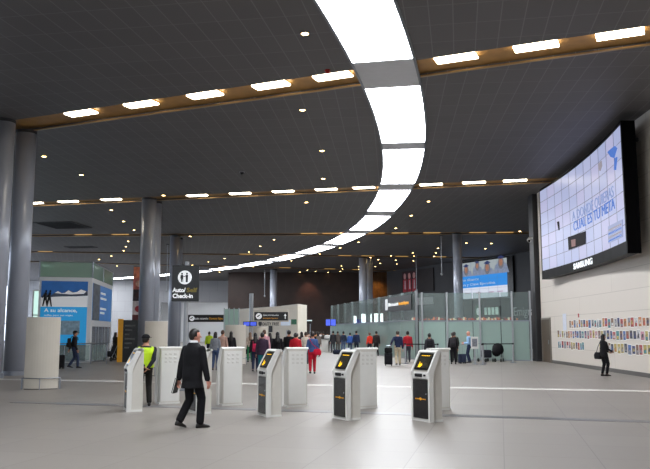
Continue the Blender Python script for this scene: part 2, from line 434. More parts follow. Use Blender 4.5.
# far walls
struct(MB().box((-12.65,102,0), (10.2,102.5,H)).build('wall_back', wood_dark))
ga, gb = V((8.2,100.8)), V((26.2,63.1)); gu = (gb-ga).normalized(); gn = V((gu.y, -gu.x))    # gn points to the hall
gwall = mat('charcoal_wall', (58,58,62), .5, vary=.08, scale=1)
struct(MB().prism([ga, gb, gb-gn*.4, ga-gn*.4], 0, H).build('wall_far_right', gwall))
bronze = mat('bronze_panelling', (92,62,34), .4, .3, vary=.35, scale=1.6)
p0, p1 = at_d(371, 280, 101.6), V((9.0, 98.6, 0))
mb = MB()
for i in range(10):
    a = V((4.6+i*.5, 101.85-.16*i*.2)); b = V((4.6+(i+1)*.5, 101.85-.16*(i+1)*.2))
    mb.prism([a+V((0,-.12)), b+V((0,-.02)), b+V((0,.1)), a+V((0,.1))], .02, H-.02)
bz = mb.build('wall_cladding', bronze); struct(bz)
gl_wall = brick_mat('grey_wall_panels', (156,156,159), (152,152,155), (140,140,143), 2.4, 1.6, .03, axes='xz', rough=.4, offset=.5)
# left far wall with an opening to a bright concourse (opening x -21.4..-13.6, z up to 6.2)
struct(MB().box((-60,119,0), (-25.6,119.5,H)).build('wall_back_left', gl_wall))
struct(MB().box((-25.6,119,6.2), (-12.65,119.5,H)).build('wall_back_upper', gl_wall))
struct(MB().box((-13.05,102.5,0), (-12.65,119,H)).build('wall_back_side', wood_dark))
cw = mat('concourse_white', (225,228,232), .5, vary=.02)
struct(MB().box((-30,132,0), (-11,132.3,7.2)).build('wall_concourse_end', cw))
struct(MB().box((-30,119.5,0), (-29.7,132,7.2)).build('wall_concourse_left', cw))
struct(MB().box((-11.3,119.5,0), (-11,132,7.2)).build('wall_concourse_right', cw))
struct(MB().box((-30,119.5,7.2), (-11,132.3,7.4)).build('ceiling_concourse', cw))
struct(MB().box((-30,119.5,-.3), (-11,132.3,-.02)).build('floor_concourse', cw))
i = 0
for x in (-23.5,-19.5,-15.5):
    for y in (123,128):
        t = thing('ceiling_panel_light', 'bright square ceiling light seen through the %s of the opening at the back' % ['left far corner','left near corner','middle far side','middle near side','right far corner','right near corner'][i], 'ceiling light', (x, y, 7.199), 0, 'square lights in the back concourse')
        MB().box((-.9,-.9,-.06), (.9,.9,0)).build('frame', white_paint, t); MB().box((-.8,-.8,-.09), (.8,.8,-.05)).build('diffuser', mat('concourse_lamp', (255,255,255), emit=9, vary=0), t); i += 1
# daylight window far left
wn = at_d(32, 330, 62); we = at_d(49, 330, 62)
t = struct(MB().box((wn.x,62,1.0), (we.x,62.1,5.0)).build('window_1', mat('lit_window_glass', (196,232,222), emit=1.0, vary=0)))
mb = MB()
for x in (wn.x, (wn.x+we.x)/2, we.x): mb.box((x-.05,61.9,0), (x+.05,62.15,5.05))
for z in (1, 3, 5): mb.box((wn.x,61.9,z-.05), (we.x,62.15,z+.05))
mb.build('window_frame', white_paint, t)

# ---------------------------------------------------------------- columns
def column(x, y, r, label, z1=H, m=column_mat):
    t = thing('round_column', label, 'column', (x, y, 0), 0, 'round grey columns')
    n = 40; mb = MB()
    mb.loft([[V((r*cos(2*pi*q/n), r*sin(2*pi*q/n), z)) for q in range(n)] for z in (0, z1-.006)])
    o = mb.build('shaft', m, t); 
    for f in o.data.polygons: f.use_smooth = len(f.vertices) == 4
    mb = MB(); mb.loft([[V(((r+.05)*cos(2*pi*q/n), (r+.05)*sin(2*pi*q/n), z)) for q in range(n)] for z in (0, .16)]); mb.build('base_collar', steel, t)
    mb = MB(); mb.loft([[V(((r+.02)*cos(2*pi*q/n), (r+.02)*sin(2*pi*q/n), z)) for q in range(n)] for z in (z1-.12, z1-.005)]); mb.build('top_collar', dark_grey, t)
column(-12.13, 28.0, .39, 'thick grey round column at the picture edge, front one of the nearest pair')
column(-11.93, 29.6, .39, 'thick grey round column close behind the nearest column beside the cream board')
column(-10.55, 45.0, .43, 'shiny grey round column behind the yellow vest, front one of its pair')
column(-10.5, 46.3, .42, 'grey round column in the shadow of the shiny one behind the yellow vest')
column(-12.5, 63.0, .42, 'grey round column right behind the check-in sign')
column(-12.6, 64.6, .42, 'grey round column mostly hidden by the column behind the check-in sign')
column(4.05, 81.0, .42, 'grey round column rising behind the frosted glass partition')
column(4.75, 82.3, .42, 'darker grey round column hidden partly by the one behind the glass partition')
column(10.7, 61.1, .36, 'grey round column standing before the bright graduation advert screen')
column(-6.55, 96.7, .44, 'grey round column standing behind the cream duty free wall')
# thin hanging rods
for px, y0, y1, d, lab in ((264.6, 270, 296, 97, 'thin white rod hanging from the ceiling beside the column before the brown wall'), (441.8, 233.5, 274, 62.5, 'thin white rod hanging from the ceiling beside the graduation advert screen'), (416.6, 256, 290, 79, 'thin grey rod hanging in front of the red figures poster'), (166.5, 246, 291, 69, 'thin grey rod hanging from the ceiling beside the check-in sign')):
    a = at_d(px, y1, d)
    t = thing('hanging_rod', lab, 'rod', (a.x, d, H-.001), 0, 'thin rods hanging from the ceiling')
    MB().cyl((0,0,a.z-H), (0,0,0), .032, n=10).build('rod', pole_grey, t); MB().ell((0,0,a.z-H), (.1,.1,.12)).build('tip', pole_grey, t); MB().cyl((0,0,-.06), (0,0,0), .12).build('ceiling_mount', dark_grey, t)

# ------------------------------------------------------------ big LED wall
sa, sb = at_d(541.2, 232, 40.3), at_d(624, 188, 26.9)         # far and near ends in plan
SZ0, SZ1 = 4.86, 9.15                                          # screen area bottom and top
ul = V((sb.x-sa.x, sb.y-sa.y)); SL = ul.length; ul.normalize()
lw = thing('video_wall', 'huge curved white and blue video wall with black frame on the right white wall', 'screen', mx=plane_mx((sa.x, sa.y, 0), ul))
def bow(x): return -.5*(1-((x-SL/2)/(SL/2))**2)*.6              # gentle hollow towards the wall
NC, NR = 11, 7
pan_m = [mat('video_tile_a', (178,186,224), .32, emit=.86, base=(18,18,24), spec=.3), mat('video_tile_b', (186,192,228), .32, emit=.86, base=(18,18,24), spec=.3), mat('video_tile_c', (190,190,226), .32, emit=.86, base=(18,18,24), spec=.3)]
mb = MB(); random.seed(3)
cwid, rhei = SL/NC, (SZ1-SZ0)/NR
for c in range(NC):
    for r_ in range(NR):
        x0, x1 = c*cwid+.012, (c+1)*cwid-.012; y0, y1 = SZ0+r_*rhei+.014, SZ0+(r_+1)*rhei-.014
        mb.add([(x0,y0,bow(x0)),(x1,y0,bow(x1)),(x1,y1,bow(x1)),(x0,y1,bow(x0)),(x0,y0,bow(x0)-.03),(x1,y0,bow(x1)-.03),(x1,y1,bow(x1)-.03),(x0,y1,bow(x0)-.03)], [(0,1,2,3),(4,7,6,5),(0,4,5,1),(1,5,6,2),(2,6,7,3),(3,7,4,0)], random.choice([0,0,1,1,2]))
mb.build('display_panel', pan_m, lw)
mb = MB()
for c in range(1, NC):
    x = c*cwid; mb.box((x-.02,SZ0,bow(x)), (x+.02,SZ1,bow(x)+.006))
for r_ in range(1, NR):
    y = SZ0+r_*rhei
    for i in range(24):
        x0, x1 = SL*i/24, SL*(i+1)/24
        mb.add([(x0,y-.009,bow(x0)+.006),(x1,y-.009,bow(x1)+.006),(x1,y+.009,bow(x1)+.006),(x0,y+.009,bow(x0)+.006)], [(0,1,2,3)])
mb.build('panel_seam', mat('screen_seam', (118,122,156), .5, vary=0), lw)
def bowbox(x0, x1, y0, y1, za, zb, name, m, n=12):
    rings = []
    for i in range(n+1):
        x = x0+(x1-x0)*i/n; b = bow(max(0, min(SL, x)))
        rings.append([V((x,y0,b+za)), V((x,y1,b+za)), V((x,y1,b+zb)), V((x,y0,b+zb))])
    return MB().loft(rings).build(name, m, lw)
bowbox(-.02, SL+.02, SZ0-.02, SZ1+.02, -.36, -.035, 'cabinet_housing', black_matt)
bowbox(-.06, SL+.1, SZ0-.45, SZ0, -.36, .03, 'bezel_bottom', bezel_black)
bowbox(-.06, SL+.1, SZ1, SZ1+.09, -.36, .03, 'bezel_top', bezel_black)
bowbox(-.1, -.005, SZ0-.45, SZ1+.09, -.36, .03, 'bezel_side', mat('bezel_tan_edge', (96,88,66), .4, vary=0), 1)
bowbox(SL+.005, SL+.12, SZ0-.45, SZ1+.09, -.46, .03, 'bezel_side', bezel_black, 1)
for x in (1.2, 6, SL-1.0):
    MB().box((x-.06,SZ1-.4,-.95+bow(x)*.2), (x+.06,SZ1-.28,-.36+bow(x))).box((x-.06,SZ0+.5,-.75+bow(x)*.2), (x+.06,SZ0+.62,-.36+bow(x))).build('wall_bracket', dark_grey, lw)
def on_screen(px, py):
    """foot of the view line on the flat mean plane of the video wall, in its own coordinates"""
    r = ray(px, py); n = V((ul.y, -ul.x)); den = r.x*n.x+r.y*n.y
    t = ((sa.x)*n.x+(sa.y)*n.y)/den; q = V((r.x*t, r.y*t, EYE+r.z*t))
    return (q.xy-sa.xy).dot(ul), q.z
blue_e = mat('screen_blue', (84,128,214), .2, emit=.85, base=(10,14,26)); pale_e = mat('screen_pale_blue', (154,172,222), .2, emit=.8, base=(20,20,26))
gold_e = mat('screen_tan', (176,170,180), .2, emit=.7, base=(20,20,20)); dark_e = mat('screen_dark', (22,18,24), .6, vary=0, spec=.1)
def scr_text(s, pa, pb, size, m, name='slogan_lettering'):
    xa, ya = on_screen(*pa); xb, yb = on_screen(*pb)
    o = text(s, size, m, lw, xa, (ya+yb)/2, 0, name, .02, width=xb-xa, bold=.0)
    for v in o.data.vertices: v.co.z += bow(xa+v.co.x)+.02
    return o
scr_text('CUAL ES TU META', (567.5,232), (612,208), .62, blue_e)
scr_text('A DONDE QUIERAS', (566.5,221), (611,197), .62, pale_e)
text('SAMSUNG', .36, mat('logo_silver', (235,238,242), .3, .2, emit=.5, vary=0), lw, on_screen(569,266)[0], SZ0-.36, bow(4)+.05, 'maker_lettering', .02, width=on_screen(587.5,262)[0]-on_screen(569,266)[0], bold=.012)
def scr_poly(pts, m, name='screen_picture', k=.035):
    q = [on_screen(*p) for p in pts]; mx_ = sum(a for a, b in q)/len(q)
    mb = MB(); n = len(q)
    mb.add([(a, b, bow(a)+k) for a, b in q]+[(a, b, bow(a)+.004) for a, b in q], [tuple(range(n)), tuple(range(2*n-1, n-1, -1))]+[(i, i+n, (i+1) % n+n, (i+1) % n) for i in range(n)])
    return mb.build(name, m, lw)
scr_poly([(604,152),(613,146),(616,148),(612,158),(608,157)], blue_e)
scr_poly([(613,158),(616,157),(614,170),(612,170)], blue_e)
scr_poly([(593,164),(596.5,161),(597,166),(595,171),(593.5,170)], gold_e)
scr_poly([(562.8,237.2),(579,231.3),(579,243.8),(563.5,250)], dark_e)
scr_poly([(566,240),(570,239),(570,246),(566.5,247)], mat('screen_skin', (120,84,80), emit=.4, vary=0), k=.05)
scr_poly([(604,226.5),(622,219.5),(622,237),(604,243.5)], mat('screen_mist', (164,174,216), emit=.8, base=(20,20,26)))
for j in range(4):
    scr_poly([(605,230+j*3.6),(621,223.5+j*3.6),(621,225+j*3.6),(605,231.4+j*3.6)], blue_e if j % 2 else gold_e, k=.05)
scr_poly([(553.5,222),(555,221.4),(555.4,230),(554.8,230.2)], dark_e, k=.03)

# --------------------------------------------------- pictures on the wall
random.seed(11)
COLN = [('blue',(70,110,190)),('red',(190,60,60)),('white',(226,226,230)),('dark',(48,48,60)),('yellow',(206,180,90)),('pink',(212,140,160)),('teal',(60,140,150)),('brown',(130,90,66)),('navy',(40,50,110)),('orange',(210,130,70)),('grey',(140,140,150))]
PM = [mat('picture_'+n, tuple(int(.72*v+26) for v in c), .6, vary=.6, scale=9) for n, c in COLN]
paper = mat('picture_paper', (236,234,230), .6, vary=0)
wang = V((wx(0)-wx(1), -1))
def wall_mx(y, z): return plane_mx((wx(y)-.004, y, z), wang)
for row, (zc, y0, y1, nm) in enumerate(((2.02,37.6,25.6,'top'),(1.52,39.8,25.6,'middle'),(.99,39.8,25.6,'bottom'))):
    y = y0; i = 0
    while y > y1 and i < len(ORD):
        wdt = random.uniform(.25,.36); hgt = random.uniform(.34,.44)
        a, b = random.sample(range(len(COLN)), 2)
        if row == 2 and 33.6 < y < 35.6: y -= .42; continue
        mb = MB(); dz = random.uniform(-.03,.03)
        mb.box((-wdt/2,-hgt/2+dz,0), (wdt/2,hgt/2+dz,.012), 0)
        mb.box((-wdt/2+.02,-hgt*.42+dz,.012), (wdt/2-.02,hgt*.44+dz,.016), 1)
        q = random.choice([0,1,2])
        if q == 0: mb.ell((random.uniform(-.03,.03),dz,.016), (wdt*.24,hgt*.22,.004), 10, 5, 2)
        elif q == 1: mb.box((-wdt*.34,-hgt*.36+dz,.016), (wdt*.34,-hgt*.05+dz,.019), 2)
        else: mb.prism([(-wdt*.34,-hgt*.3+dz),(wdt*.34,-hgt*.3+dz),(0,hgt*.3+dz)], .016, .019, 2)
        o = mb.build('wall_picture', [paper, PM[a], PM[b]], None, mx=wall_mx(y, zc))
        tag(o, 'small %s and %s picture on the white wall, %s row, %s from its far end' % (COLN[a][0], COLN[b][0], nm, ORD[i]), 'picture', 'pictures on the white wall')
        y -= wdt+random.uniform(.05,.1); i += 1
o = MB().box((-.3,-.42,0), (.3,.42,.012)).build('paper_notice', mat('pale_notice', (214,218,232), .5, vary=.1, scale=12), mx=wall_mx(38.6, 2.14)); tag(o, 'large pale blank notice on the white wall above the picture rows', 'notice')
o = MB().box((-.07,-.09,0), (.07,.09,.02)).build('wall_alarm', red_pl, mx=wall_mx(36.2, 2.42)); tag(o, 'small red alarm box on the white wall above the top picture row', 'alarm')

# ------------------------------------------------------- advert booth left
bt = thing('advert_booth', 'tall white booth covered with blue mountain adverts and topped with pale glass', 'booth', (-12.86, 42.0, 0))
fu = V((2.62, .82)).normalized()                     # front face reads from x=-15.2,y=41.2 to the corner
su = V((-1.0, 7.6)).normalized()                     # side face runs away from the corner
BW, BD = 2.75, 7.7
c0 = V((0,0)); cl = c0-fu*BW; cr = c0+su*BD; cb = cl+su*BD
booth_white = mat('booth_white', (238,240,244), .35, vary=.02)
MB().prism([cl, c0, cr, cb], 0, 4.62).build('wall', booth_white, bt)
gpale = glass_mat('booth_glass', (206,226,216), .45, .08)
ing = lambda p, k: p+(V((-2.0,4.0))-p)*k
mb = MB()
for a, b in ((cl,c0),(c0,cr),(cr,cb),(cb,cl)):
    u = (b-a).normalized(); n = V((-u.y,u.x))*.03; mb.prism([a,b,b+n,a+n], 4.63, 5.45)
mb.build('glass_parapet', gpale, bt)
mb = MB()
for p in (cl, c0, cr, cb, c0+su*3.8): mb.cyl((p.x,p.y,4.6), (p.x,p.y,5.5), .045, n=8)
for a, b in ((cl,c0),(c0,cr)): mb.cyl((a.x,a.y,5.47), (b.x,b.y,5.47), .03, n=8)
mb.build('parapet_posts', steel, bt)
fmx = plane_mx((cl.x, cl.y, 0), fu)
front = bpy.data.objects.new('front_advert', None)
def flat(name, pts, m, z0, z1, base): return MB().prism(pts, z0, z1).build(name, m, bt, mx=base)
def rect(x0,y0,x1,y1): return [(x0,y0),(x1,y0),(x1,y1),(x0,y1)]
ad = lambda px, py: None
sky_b = mat('advert_sky_blue', (34,98,170), .4, emit=.2, vary=.15, scale=1.5); cyan = mat('advert_cyan', (36,160,226), .4, emit=.3, vary=.02)
snow = mat('advert_snow', (240,242,246), .5, emit=.2, vary=.08, scale=3); rock = mat('advert_rock', (78,90,112), .5, vary=.25, scale=5)
# front advert: picture (z 2.95..4.45), cyan text panel below
x0, x1 = .12, BW-.22
flat('advert_panel', rect(x0,3.0,x1,4.4), sky_b, .0, .02, fmx)
flat('advert_snowfield', [(x0,3.0),(x1,3.0),(x1,3.72),(x1-.5,3.66),(x1-1.2,3.6),(x0+.5,3.52),(x0,3.5)], snow, .02, .03, fmx)
flat('advert_mountains', [(x0,3.5),(x0+.15,3.72),(x0+.5,3.62),(x0+.85,3.86),(x0+1.1,3.74),(x0+1.4,3.92),(x0+1.75,3.78),(x0+2.05,3.98),(x1,3.86),(x1,3.62),(x1-.6,3.58),(x0+1,3.56)], rock, .03, .036, fmx)
flat('advert_mountains', [(x0+.7,3.74),(x0+.85,3.85),(x0+1.05,3.74),(x0+1.22,3.76),(x0+1.4,3.91),(x0+1.62,3.78),(x0+1.85,3.82),(x0+2.05,3.96),(x1-.08,3.86),(x1-.2,3.72),(x0+1.5,3.68)], snow, .037, .04, fmx)
mb = MB()
for k, xx in enumerate((.34,.55)):
    mb.tube([(xx-.1,3.06,.05),(xx-.02,3.5,.05),(xx+.02,3.72,.05)], [.035,.05,.07], 8); mb.tube([(xx+.12,3.04,.05),(xx+.03,3.5,.05)], [.035,.05], 8)
    mb.ell((xx+.04,3.84,.05), (.055,.065,.03), 8, 6); mb.tube([(xx+.02,3.72,.05),(xx-.14,3.5,.05)], .03, 8)
mb.build('advert_figures', black_matt, bt, mx=fmx)
flat('advert_panel', rect(x0,.95,x1,3.0), cyan, .0, .02, fmx)
adw = mat('advert_lettering', (240,246,250), .4, emit=.25, vary=0)
for s_, sz, yy_, wd in (('A su alcance,', .28, 2.72, 1.7), ('millas para sus viajes.', .14, 2.5, 1.5)):
    t_ = text(s_, sz, adw, bt, 0, 0, 0, 'advert_lettering', .01, width=wd, bold=.004 if sz > .2 else 0); t_.matrix_local = fmx @ M.Translation((x0+.2, yy_, .025))
flat('advert_panel', rect(x0,.1,x1,.95), mat('booth_grey_glass', (120,126,134), .1, vary=.2, scale=2), .0, .02, fmx)
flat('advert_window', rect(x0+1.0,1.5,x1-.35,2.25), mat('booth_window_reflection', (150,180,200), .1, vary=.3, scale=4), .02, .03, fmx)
smx = plane_mx((c0.x, c0.y, 0), su)
flat('side_advert', rect(.25,2.3,BD-.4,4.35), mat('advert_side_blue', (44,122,196), .4, emit=.2, vary=.12, scale=1), 0, .02, smx)
flat('side_advert_picture', rect(.25,2.3,2.6,4.35), mat('advert_side_photo', (84,92,104), .5, vary=.5, scale=3), .02, .03, smx)
for k, (yy_, wd) in enumerate(((3.85,1.8),(3.55,2.2),(2.95,2.2),(2.7,1.6))):
    flat('side_advert_lettering', rect(2.9,yy_,2.9+wd,yy_+.12), adw, .02, .03, smx)
for k in range(3):
    flat('booth_door', rect(.5+k*2.3,.03,2.5+k*2.3,1.95), mat('booth_door_glass', (110,118,128), .12, vary=.15, scale=2), 0, .03, smx)
    flat('door_rail', rect(1.46+k*2.3,.03,1.54+k*2.3,1.95), steel, .03, .06, smx)
bpy.data.objects.remove(front)

# -------------------------------------------- curved cream display boards
def board(loc, rz, w_, h_, label, rail=True):
    t = thing('display_board', label, 'board', (*loc, 0), rz, 'curved cream display boards')
    pts = []; n = 12
    for i in range(n+1):
        a = -1+2*i/n; pts.append((a*w_/2, -.16*(1-a*a)-.04))
    for i in range(n, -1, -1):
        a = -1+2*i/n; pts.append((a*w_/2, .16*(1-a*a)+.04))
    MB().prism(pts, .02, h_).build('panel', cream, t)
    MB().prism([(x*.98, y*.9) for x, y in pts], 0, .03).build('plinth', dark_grey, t)
    MB().prism([(x*1.005, y*1.02) for x, y in pts], h_, h_+.02).build('cap', white_paint, t)
    if rail:
        mb = MB(); ring = [(x*1.12, y*1.35) for x, y in pts]
        loop = ring+[ring[0]]
        for a, b in zip(loop, loop[1:]): mb.cyl((a[0],a[1],.32), (b[0],b[1],.32), .014, n=6)
        mb.build('guard_rail', steel, t)
        for k in (0, 6, 12, 13, 19, 25):
            p = ring[k]; MB().cyl((p[0],p[1],0), (p[0],p[1],.33), .014, n=6).build('rail_post', steel, t)
board((-8.27, 22.5), R(12), .94, 2.06, 'large blank cream curved board with a low guard rail beside the thick columns')
board((-6.45, 29.3), R(10), .86, 2.04, 'blank cream curved board standing behind the person in the yellow vest')
board((-4.55, 39.0), R(8), 1.05, 1.98, 'blank whitish curved board standing beside the crowd behind the second kiosk row')
board((-3.95, 47.0), R(6), .9, 1.95, 'small blank cream curved board before the duty free wall', False)

# ------------------------------------------------------------ check-in kiosks
def make_kiosk():
    t = thing('check_in_kiosk', 'x', 'check-in kiosk', (0,0,0), 0, 'white self check-in kiosks')
    w_ = .25                                        # half width
    prof = [(-.15,.03),(-.15,.86),(-.165,.92),(.03,1.29),(.07,1.325),(.15,1.325),(.15,.03)]
    mxp = M(((0,0,1,0),(1,0,0,0),(0,1,0,0),(0,0,0,1)))     # outline (y,z) pushed along x
    body = MB().prism([(y+.012, z) for y, z in prof[:-2]]+[(.15,1.315),(.15,.03)], -w_+.02, w_-.02, 0, mxp).build('body', kiosk_side, t)
    mb = MB()                                       # two raised white cheeks that frame the front
    for s_ in (-1, 1):
        cheek = [(-.175,.0),(-.175,.86),(-.19,.925),(.01,1.315),(.045,1.34),(.12,1.34),(.095,1.27),(-.06,.92),(-.075,.85),(-.075,0)]
        mb.prism(cheek, s_*w_-.022, s_*w_+.022, 0, mxp)
    mb.build('side_frame', kiosk_white, t)
    MB().prism([(.03,1.28),(.005,1.305),(.045,1.34),(.13,1.34),(.152,1.318),(.152,1.30)], -w_-.022, w_+.022, 0, mxp).build('top_cap', kiosk_white, t)
    MB().box((-w_,-.16,0), (w_,.151,.04)).build('base_plinth', kiosk_white, t)
    # sloping screen: plane from (-.165,.95) to (.0,1.27)
    sl = V((0, .175, .33)).normalized(); nrm = V((0,-sl.z,sl.y)); o = V((0,-.153,.945))
    smx = M(((1,0,0,o.x),(0,sl.y,nrm.y,o.y),(0,sl.z,nrm.z,o.z),(0,0,0,1)))
    sc_ = MB().rbox((-.215,.02,0), (.215,.375,.02), .008, 1).build('screen', black_gloss, t, mx=smx)
    MB().box((-.185,.05,.02), (.185,.345,.023)).build('display', mat('kiosk_display', (46,44,36), .12, emit=.25, vary=.5, scale=7), sc_)
    MB().prism([(-.11,.07),(-.05,.065),(.0,.11),(-.03,.16),(-.06,.12),(-.10,.19)], .023, .026).build('display_logo', yellow_glow, sc_)
    mb = MB()
    for k in range(5): mb.box((-.12+.05*k,.308,.023), (-.085+.05*k,.322,.026))
    mb.build('display_logo', yellow_glow, sc_)
    # slot band below the screen, the black door, lock and its mark
    MB().rbox((-.228,-.17,.80), (.228,-.135,.925), .01, 1).build('slot_panel', kiosk_white, t)
    MB().rbox((-.15,-.195,.835), (.06,-.16,.895), .01, 1).build('ticket_slot', black_matt, t)
    MB().rbox((.10,-.19,.85), (.16,-.165,.885), .006, 1).build('card_reader', black_matt, t)
    dr = MB().box((-.226,-.172,.06), (.226,-.14,.785)).build('door_panel', black_gloss, t)
    MB().cyl((.17,-.172,.52), (.17,-.18,.52), .012, n=12).build('lock', steel, dr)
    mb = MB(); mb.ell((0,-.173,.42), (.03,.004,.03), 12, 6)
    for k in range(7):
        if k != 3: mb.box((-.15+k*.045,-.176,.408), (-.12+k*.045,-.172,.43))
    mb.build('door_logo', yellow, dr)
    bk = MB().box((-w_+.04,.148,.06), (w_-.04,.158,1.25)).build('back_panel', kiosk_white, t)
    for i in range(3):
        for j in range(3):
            x, z = -.11+i*.11, .99+j*.09; MB().rbox((x-.03,.156,z-.022), (x+.03,.164,z+.022), .004, 1).build('vent', mat('vent_grey', (210,208,203), .5, vary=0), bk)
    return t
proto = make_kiosk()
def kids_copy(root):
    c = root.copy(); C.objects.link(c)
    def rec(src, dst):
        for ch in CH.get(src.name, []):
            d = ch.copy(); C.objects.link(d); d.parent = dst; rec(ch, d)
    rec(root, c); return c
CH = {}
for o in bpy.data.objects:
    if o.parent: CH.setdefault(o.parent.name, []).append(o)
KS = [(-4.05,16.4,-69,'white check-in kiosk beside the person in the yellow vest, screen facing away'), (-2.56,15.95,-63,'white check-in kiosk hidden behind the walking person in the black suit'),
      (-1.09,15.4,-66,'white check-in kiosk with black door, next to the walking person in the suit'), (.43,14.85,-62,'white check-in kiosk with black door and lit yellow screen, second from the pillar end'),
      (1.93,14.55,-59,'white check-in kiosk with black door, last of the front row toward the picture wall'),
      (-3.66,18.05,-153,'white kiosk seen from behind, between the yellow vest and the suited person'), (-2.16,17.65,-153,'white kiosk seen from behind, beside the round whitish board'),
      (-.68,17.35,-153,'white kiosk seen from behind, below the person in the red jacket'), (.86,16.95,-153,'white kiosk seen from behind, partly covered by the lit yellow screen kiosk'),
      (2.40,16.6,-153,'white kiosk seen from behind, almost covered by the last front kiosk')]
for i, (x, y, a, lab) in enumerate(KS):
    o = proto if i == 0 else kids_copy(proto)
    o.location = (x, y, 0); o.rotation_euler = (0, 0, R(a)); o['label'] = lab; o.scale = (1, 1, .975)

# ----------------------------------------------------------------- signs
t = thing('check_in_sign', 'square black sign with white round emblem reading auto self check-in on a pole', 'sign', (-4.02, 22.0, 0))
MB().cyl((0,0.08,.02), (0,.08,3.68), .065, n=16).build('pole', pole_grey, t)
MB().cyl((0,.08,0), (0,.08,.03), .22, n=24).build('base_plate', steel, t)
sg = MB().rbox((-.40,-.06,2.52), (.38,.02,3.56), .008, 1).build('sign_panel', sign_black, t)
smx = plane_mx((-.40,-.062,2.52), (1,0))
em = MB()
n = 32; em.prism([(.37+.2*cos(2*pi*q/n), .69+.2*sin(2*pi*q/n)) for q in range(n)], 0, .006); em.build('emblem_disc', sign_white, sg, mx=smx)
mb = MB()                                            # two pictogram figures and a desk
for xx in (.29, .43):
    mb.prism([(xx+.028*cos(2*pi*q/12), .80+.028*sin(2*pi*q/12)) for q in range(12)], .007, .01)
mb.prism([(.26,.55),(.285,.55),(.30,.66),(.31,.55),(.33,.55),(.325,.765),(.25,.765),(.24,.66),(.258,.66)], .007, .01)
mb.prism([(.40,.55),(.46,.55),(.465,.765),(.395,.765)], .007, .01); mb.prism([(.33,.70),(.395,.72),(.395,.74),(.33,.72)], .007, .01)
mb.build('emblem_figures', sign_black, sg, mx=smx)
for s_, x_, y_, m_, wd in (('Auto/', .03, .27, sign_white, .38), ('Self', .43, .27, gold, .31), ('Check-in', .03, .1, sign_white, .58)):
    q = text(s_, .17, m_, sg, 0, 0, 0, 'sign_lettering', .006, width=wd, bold=.006); q.matrix_local = smx @ M.Translation((x_, y_, .004))

def bar_sign(name, label, px0, px1, py0, py1, d, texts, ang=0, pole=None, frame=False, arrow=False):
    a, b = at_d(px0, py1, d), at_d(px1, py0, d); L = b.x-a.x; h_ = b.z-a.z
    t = thing(name, label, 'sign', (a.x, d, 0), ang)
    pn = MB().rbox((0,-.06,a.z), (L,.04,b.z), .01, 1).build('sign_panel', sign_black, t)
    mxs = plane_mx((0,-.062,a.z), (1,0)); n = 24; r_ = h_*.36
    MB().prism([(h_*.55+r_*cos(2*pi*q/n), h_/2+r_*sin(2*pi*q/n)) for q in range(n)], 0, .008).build('emblem_disc', sign_white, pn, mx=mxs)
    MB().prism([(h_*.55-r_*.6,h_/2-r_*.35),(h_*.55+r_*.1,h_/2-r_*.05),(h_*.55+r_*.6,h_/2+r_*.5),(h_*.55+r_*.45,h_/2+r_*.6),(h_*.55-r_*.2,h_/2+r_*.25),(h_*.55-r_*.7,h_/2-r_*.1)], .009, .013).build('emblem_plane', sign_black, pn, mx=mxs)
    for s_, fx, fy, sz, m_, fw in texts:
        q = text(s_, sz*h_, m_, pn, 0, 0, 0, 'sign_lettering', .008, width=fw*L); q.matrix_local = mxs @ M.Translation((fx*L, fy*h_, .005))
    if arrow:
        x = L*.92; c_ = h_/2; k = h_*.3
        MB().prism([(x-.15*k,c_-k),(x+.15*k,c_-k),(x+.15*k,c_+.2*k),(x+.6*k,c_+.1*k),(x,c_+k),(x-.6*k,c_+.1*k),(x-.15*k,c_+.2*k)], 0, .008).build('arrow', sign_white, pn, mx=mxs)
    return t, a, b, L
t, a, b, L = bar_sign('direction_sign', 'black hanging direction sign with white emblem and arrow before the duty free wall', 254.2, 288, 312, 320.5, 50, [('Salidas internacionales', .26, .55, .26, sign_white, .46), ('International departures', .26, .2, .22, sign_orange, .44)], arrow=True)
x_ = at_d(251.2, 320, 50).x-a.x
MB().cyl((x_,0,0.02), (x_,0,at_d(251,293.5,50).z), .13, n=14).build('pole', pole_grey, t); MB().cyl((x_,0,0), (x_,0,.04), .35, n=20).build('base_plate', steel, t)
MB().box((x_,-.03,b.z), (L+.05,.03,b.z+.14)).box((x_,-.03,a.z-.08), (L+.05,.03,a.z)).box((L,-.03,a.z), (L+.05,.03,b.z)).build('sign_frame', cream, t)
t, a, b, L = bar_sign('flight_sign', 'black sign with white and orange lettering at the bright opening far behind the suited person', 188, 225.5, 314.8, 322, 75, [('Vuelos nacionales', .16, .35, .42, sign_white, .38), ('Domestic flights', .57, .35, .42, sign_orange, .36)])
for x_ in (.05, L-.05): MB().cyl((x_,0,0), (x_,0,a.z), .06, n=8).build('post', pole_grey, t)

# blue flight monitors
def monitor(px0, px1, py0, py1, d, label):
    a, b = at_d(px0, py1, d), at_d(px1, py0, d)
    t = thing('flight_monitor', label, 'monitor', ((a.x+b.x)/2, d, 0), 0, 'blue flight monitors'); w_ = (b.x-a.x)/2
    MB().rbox((-w_,-.05,a.z), (w_,.05,b.z), .01, 1).build('housing', black_matt, t)
    mb = MB(); mb.box((-w_+.04,-.06,a.z+.04), (-.03,-.05,b.z-.04)).box((.03,-.06,a.z+.04), (w_-.04,-.06+.01,b.z-.04)); mb.build('screen', mat('monitor_blue', (72,92,214), .2, emit=.8, vary=.25, scale=9), t)
    MB().cyl((0,.08,0), (0,.08,b.z-.1), .05, n=10).build('stand', pole_grey, t); MB().cyl((0,.08,0), (0,.08,.03), .3, n=16).build('base_plate', dark_grey, t)
monitor(243, 257, 321.5, 326.3, 49, 'blue flight monitor standing before the cream duty free wall beside the sign pole')
monitor(325.5, 336, 319, 326, 66, 'blue flight monitor at the end of the frosted glass partition')

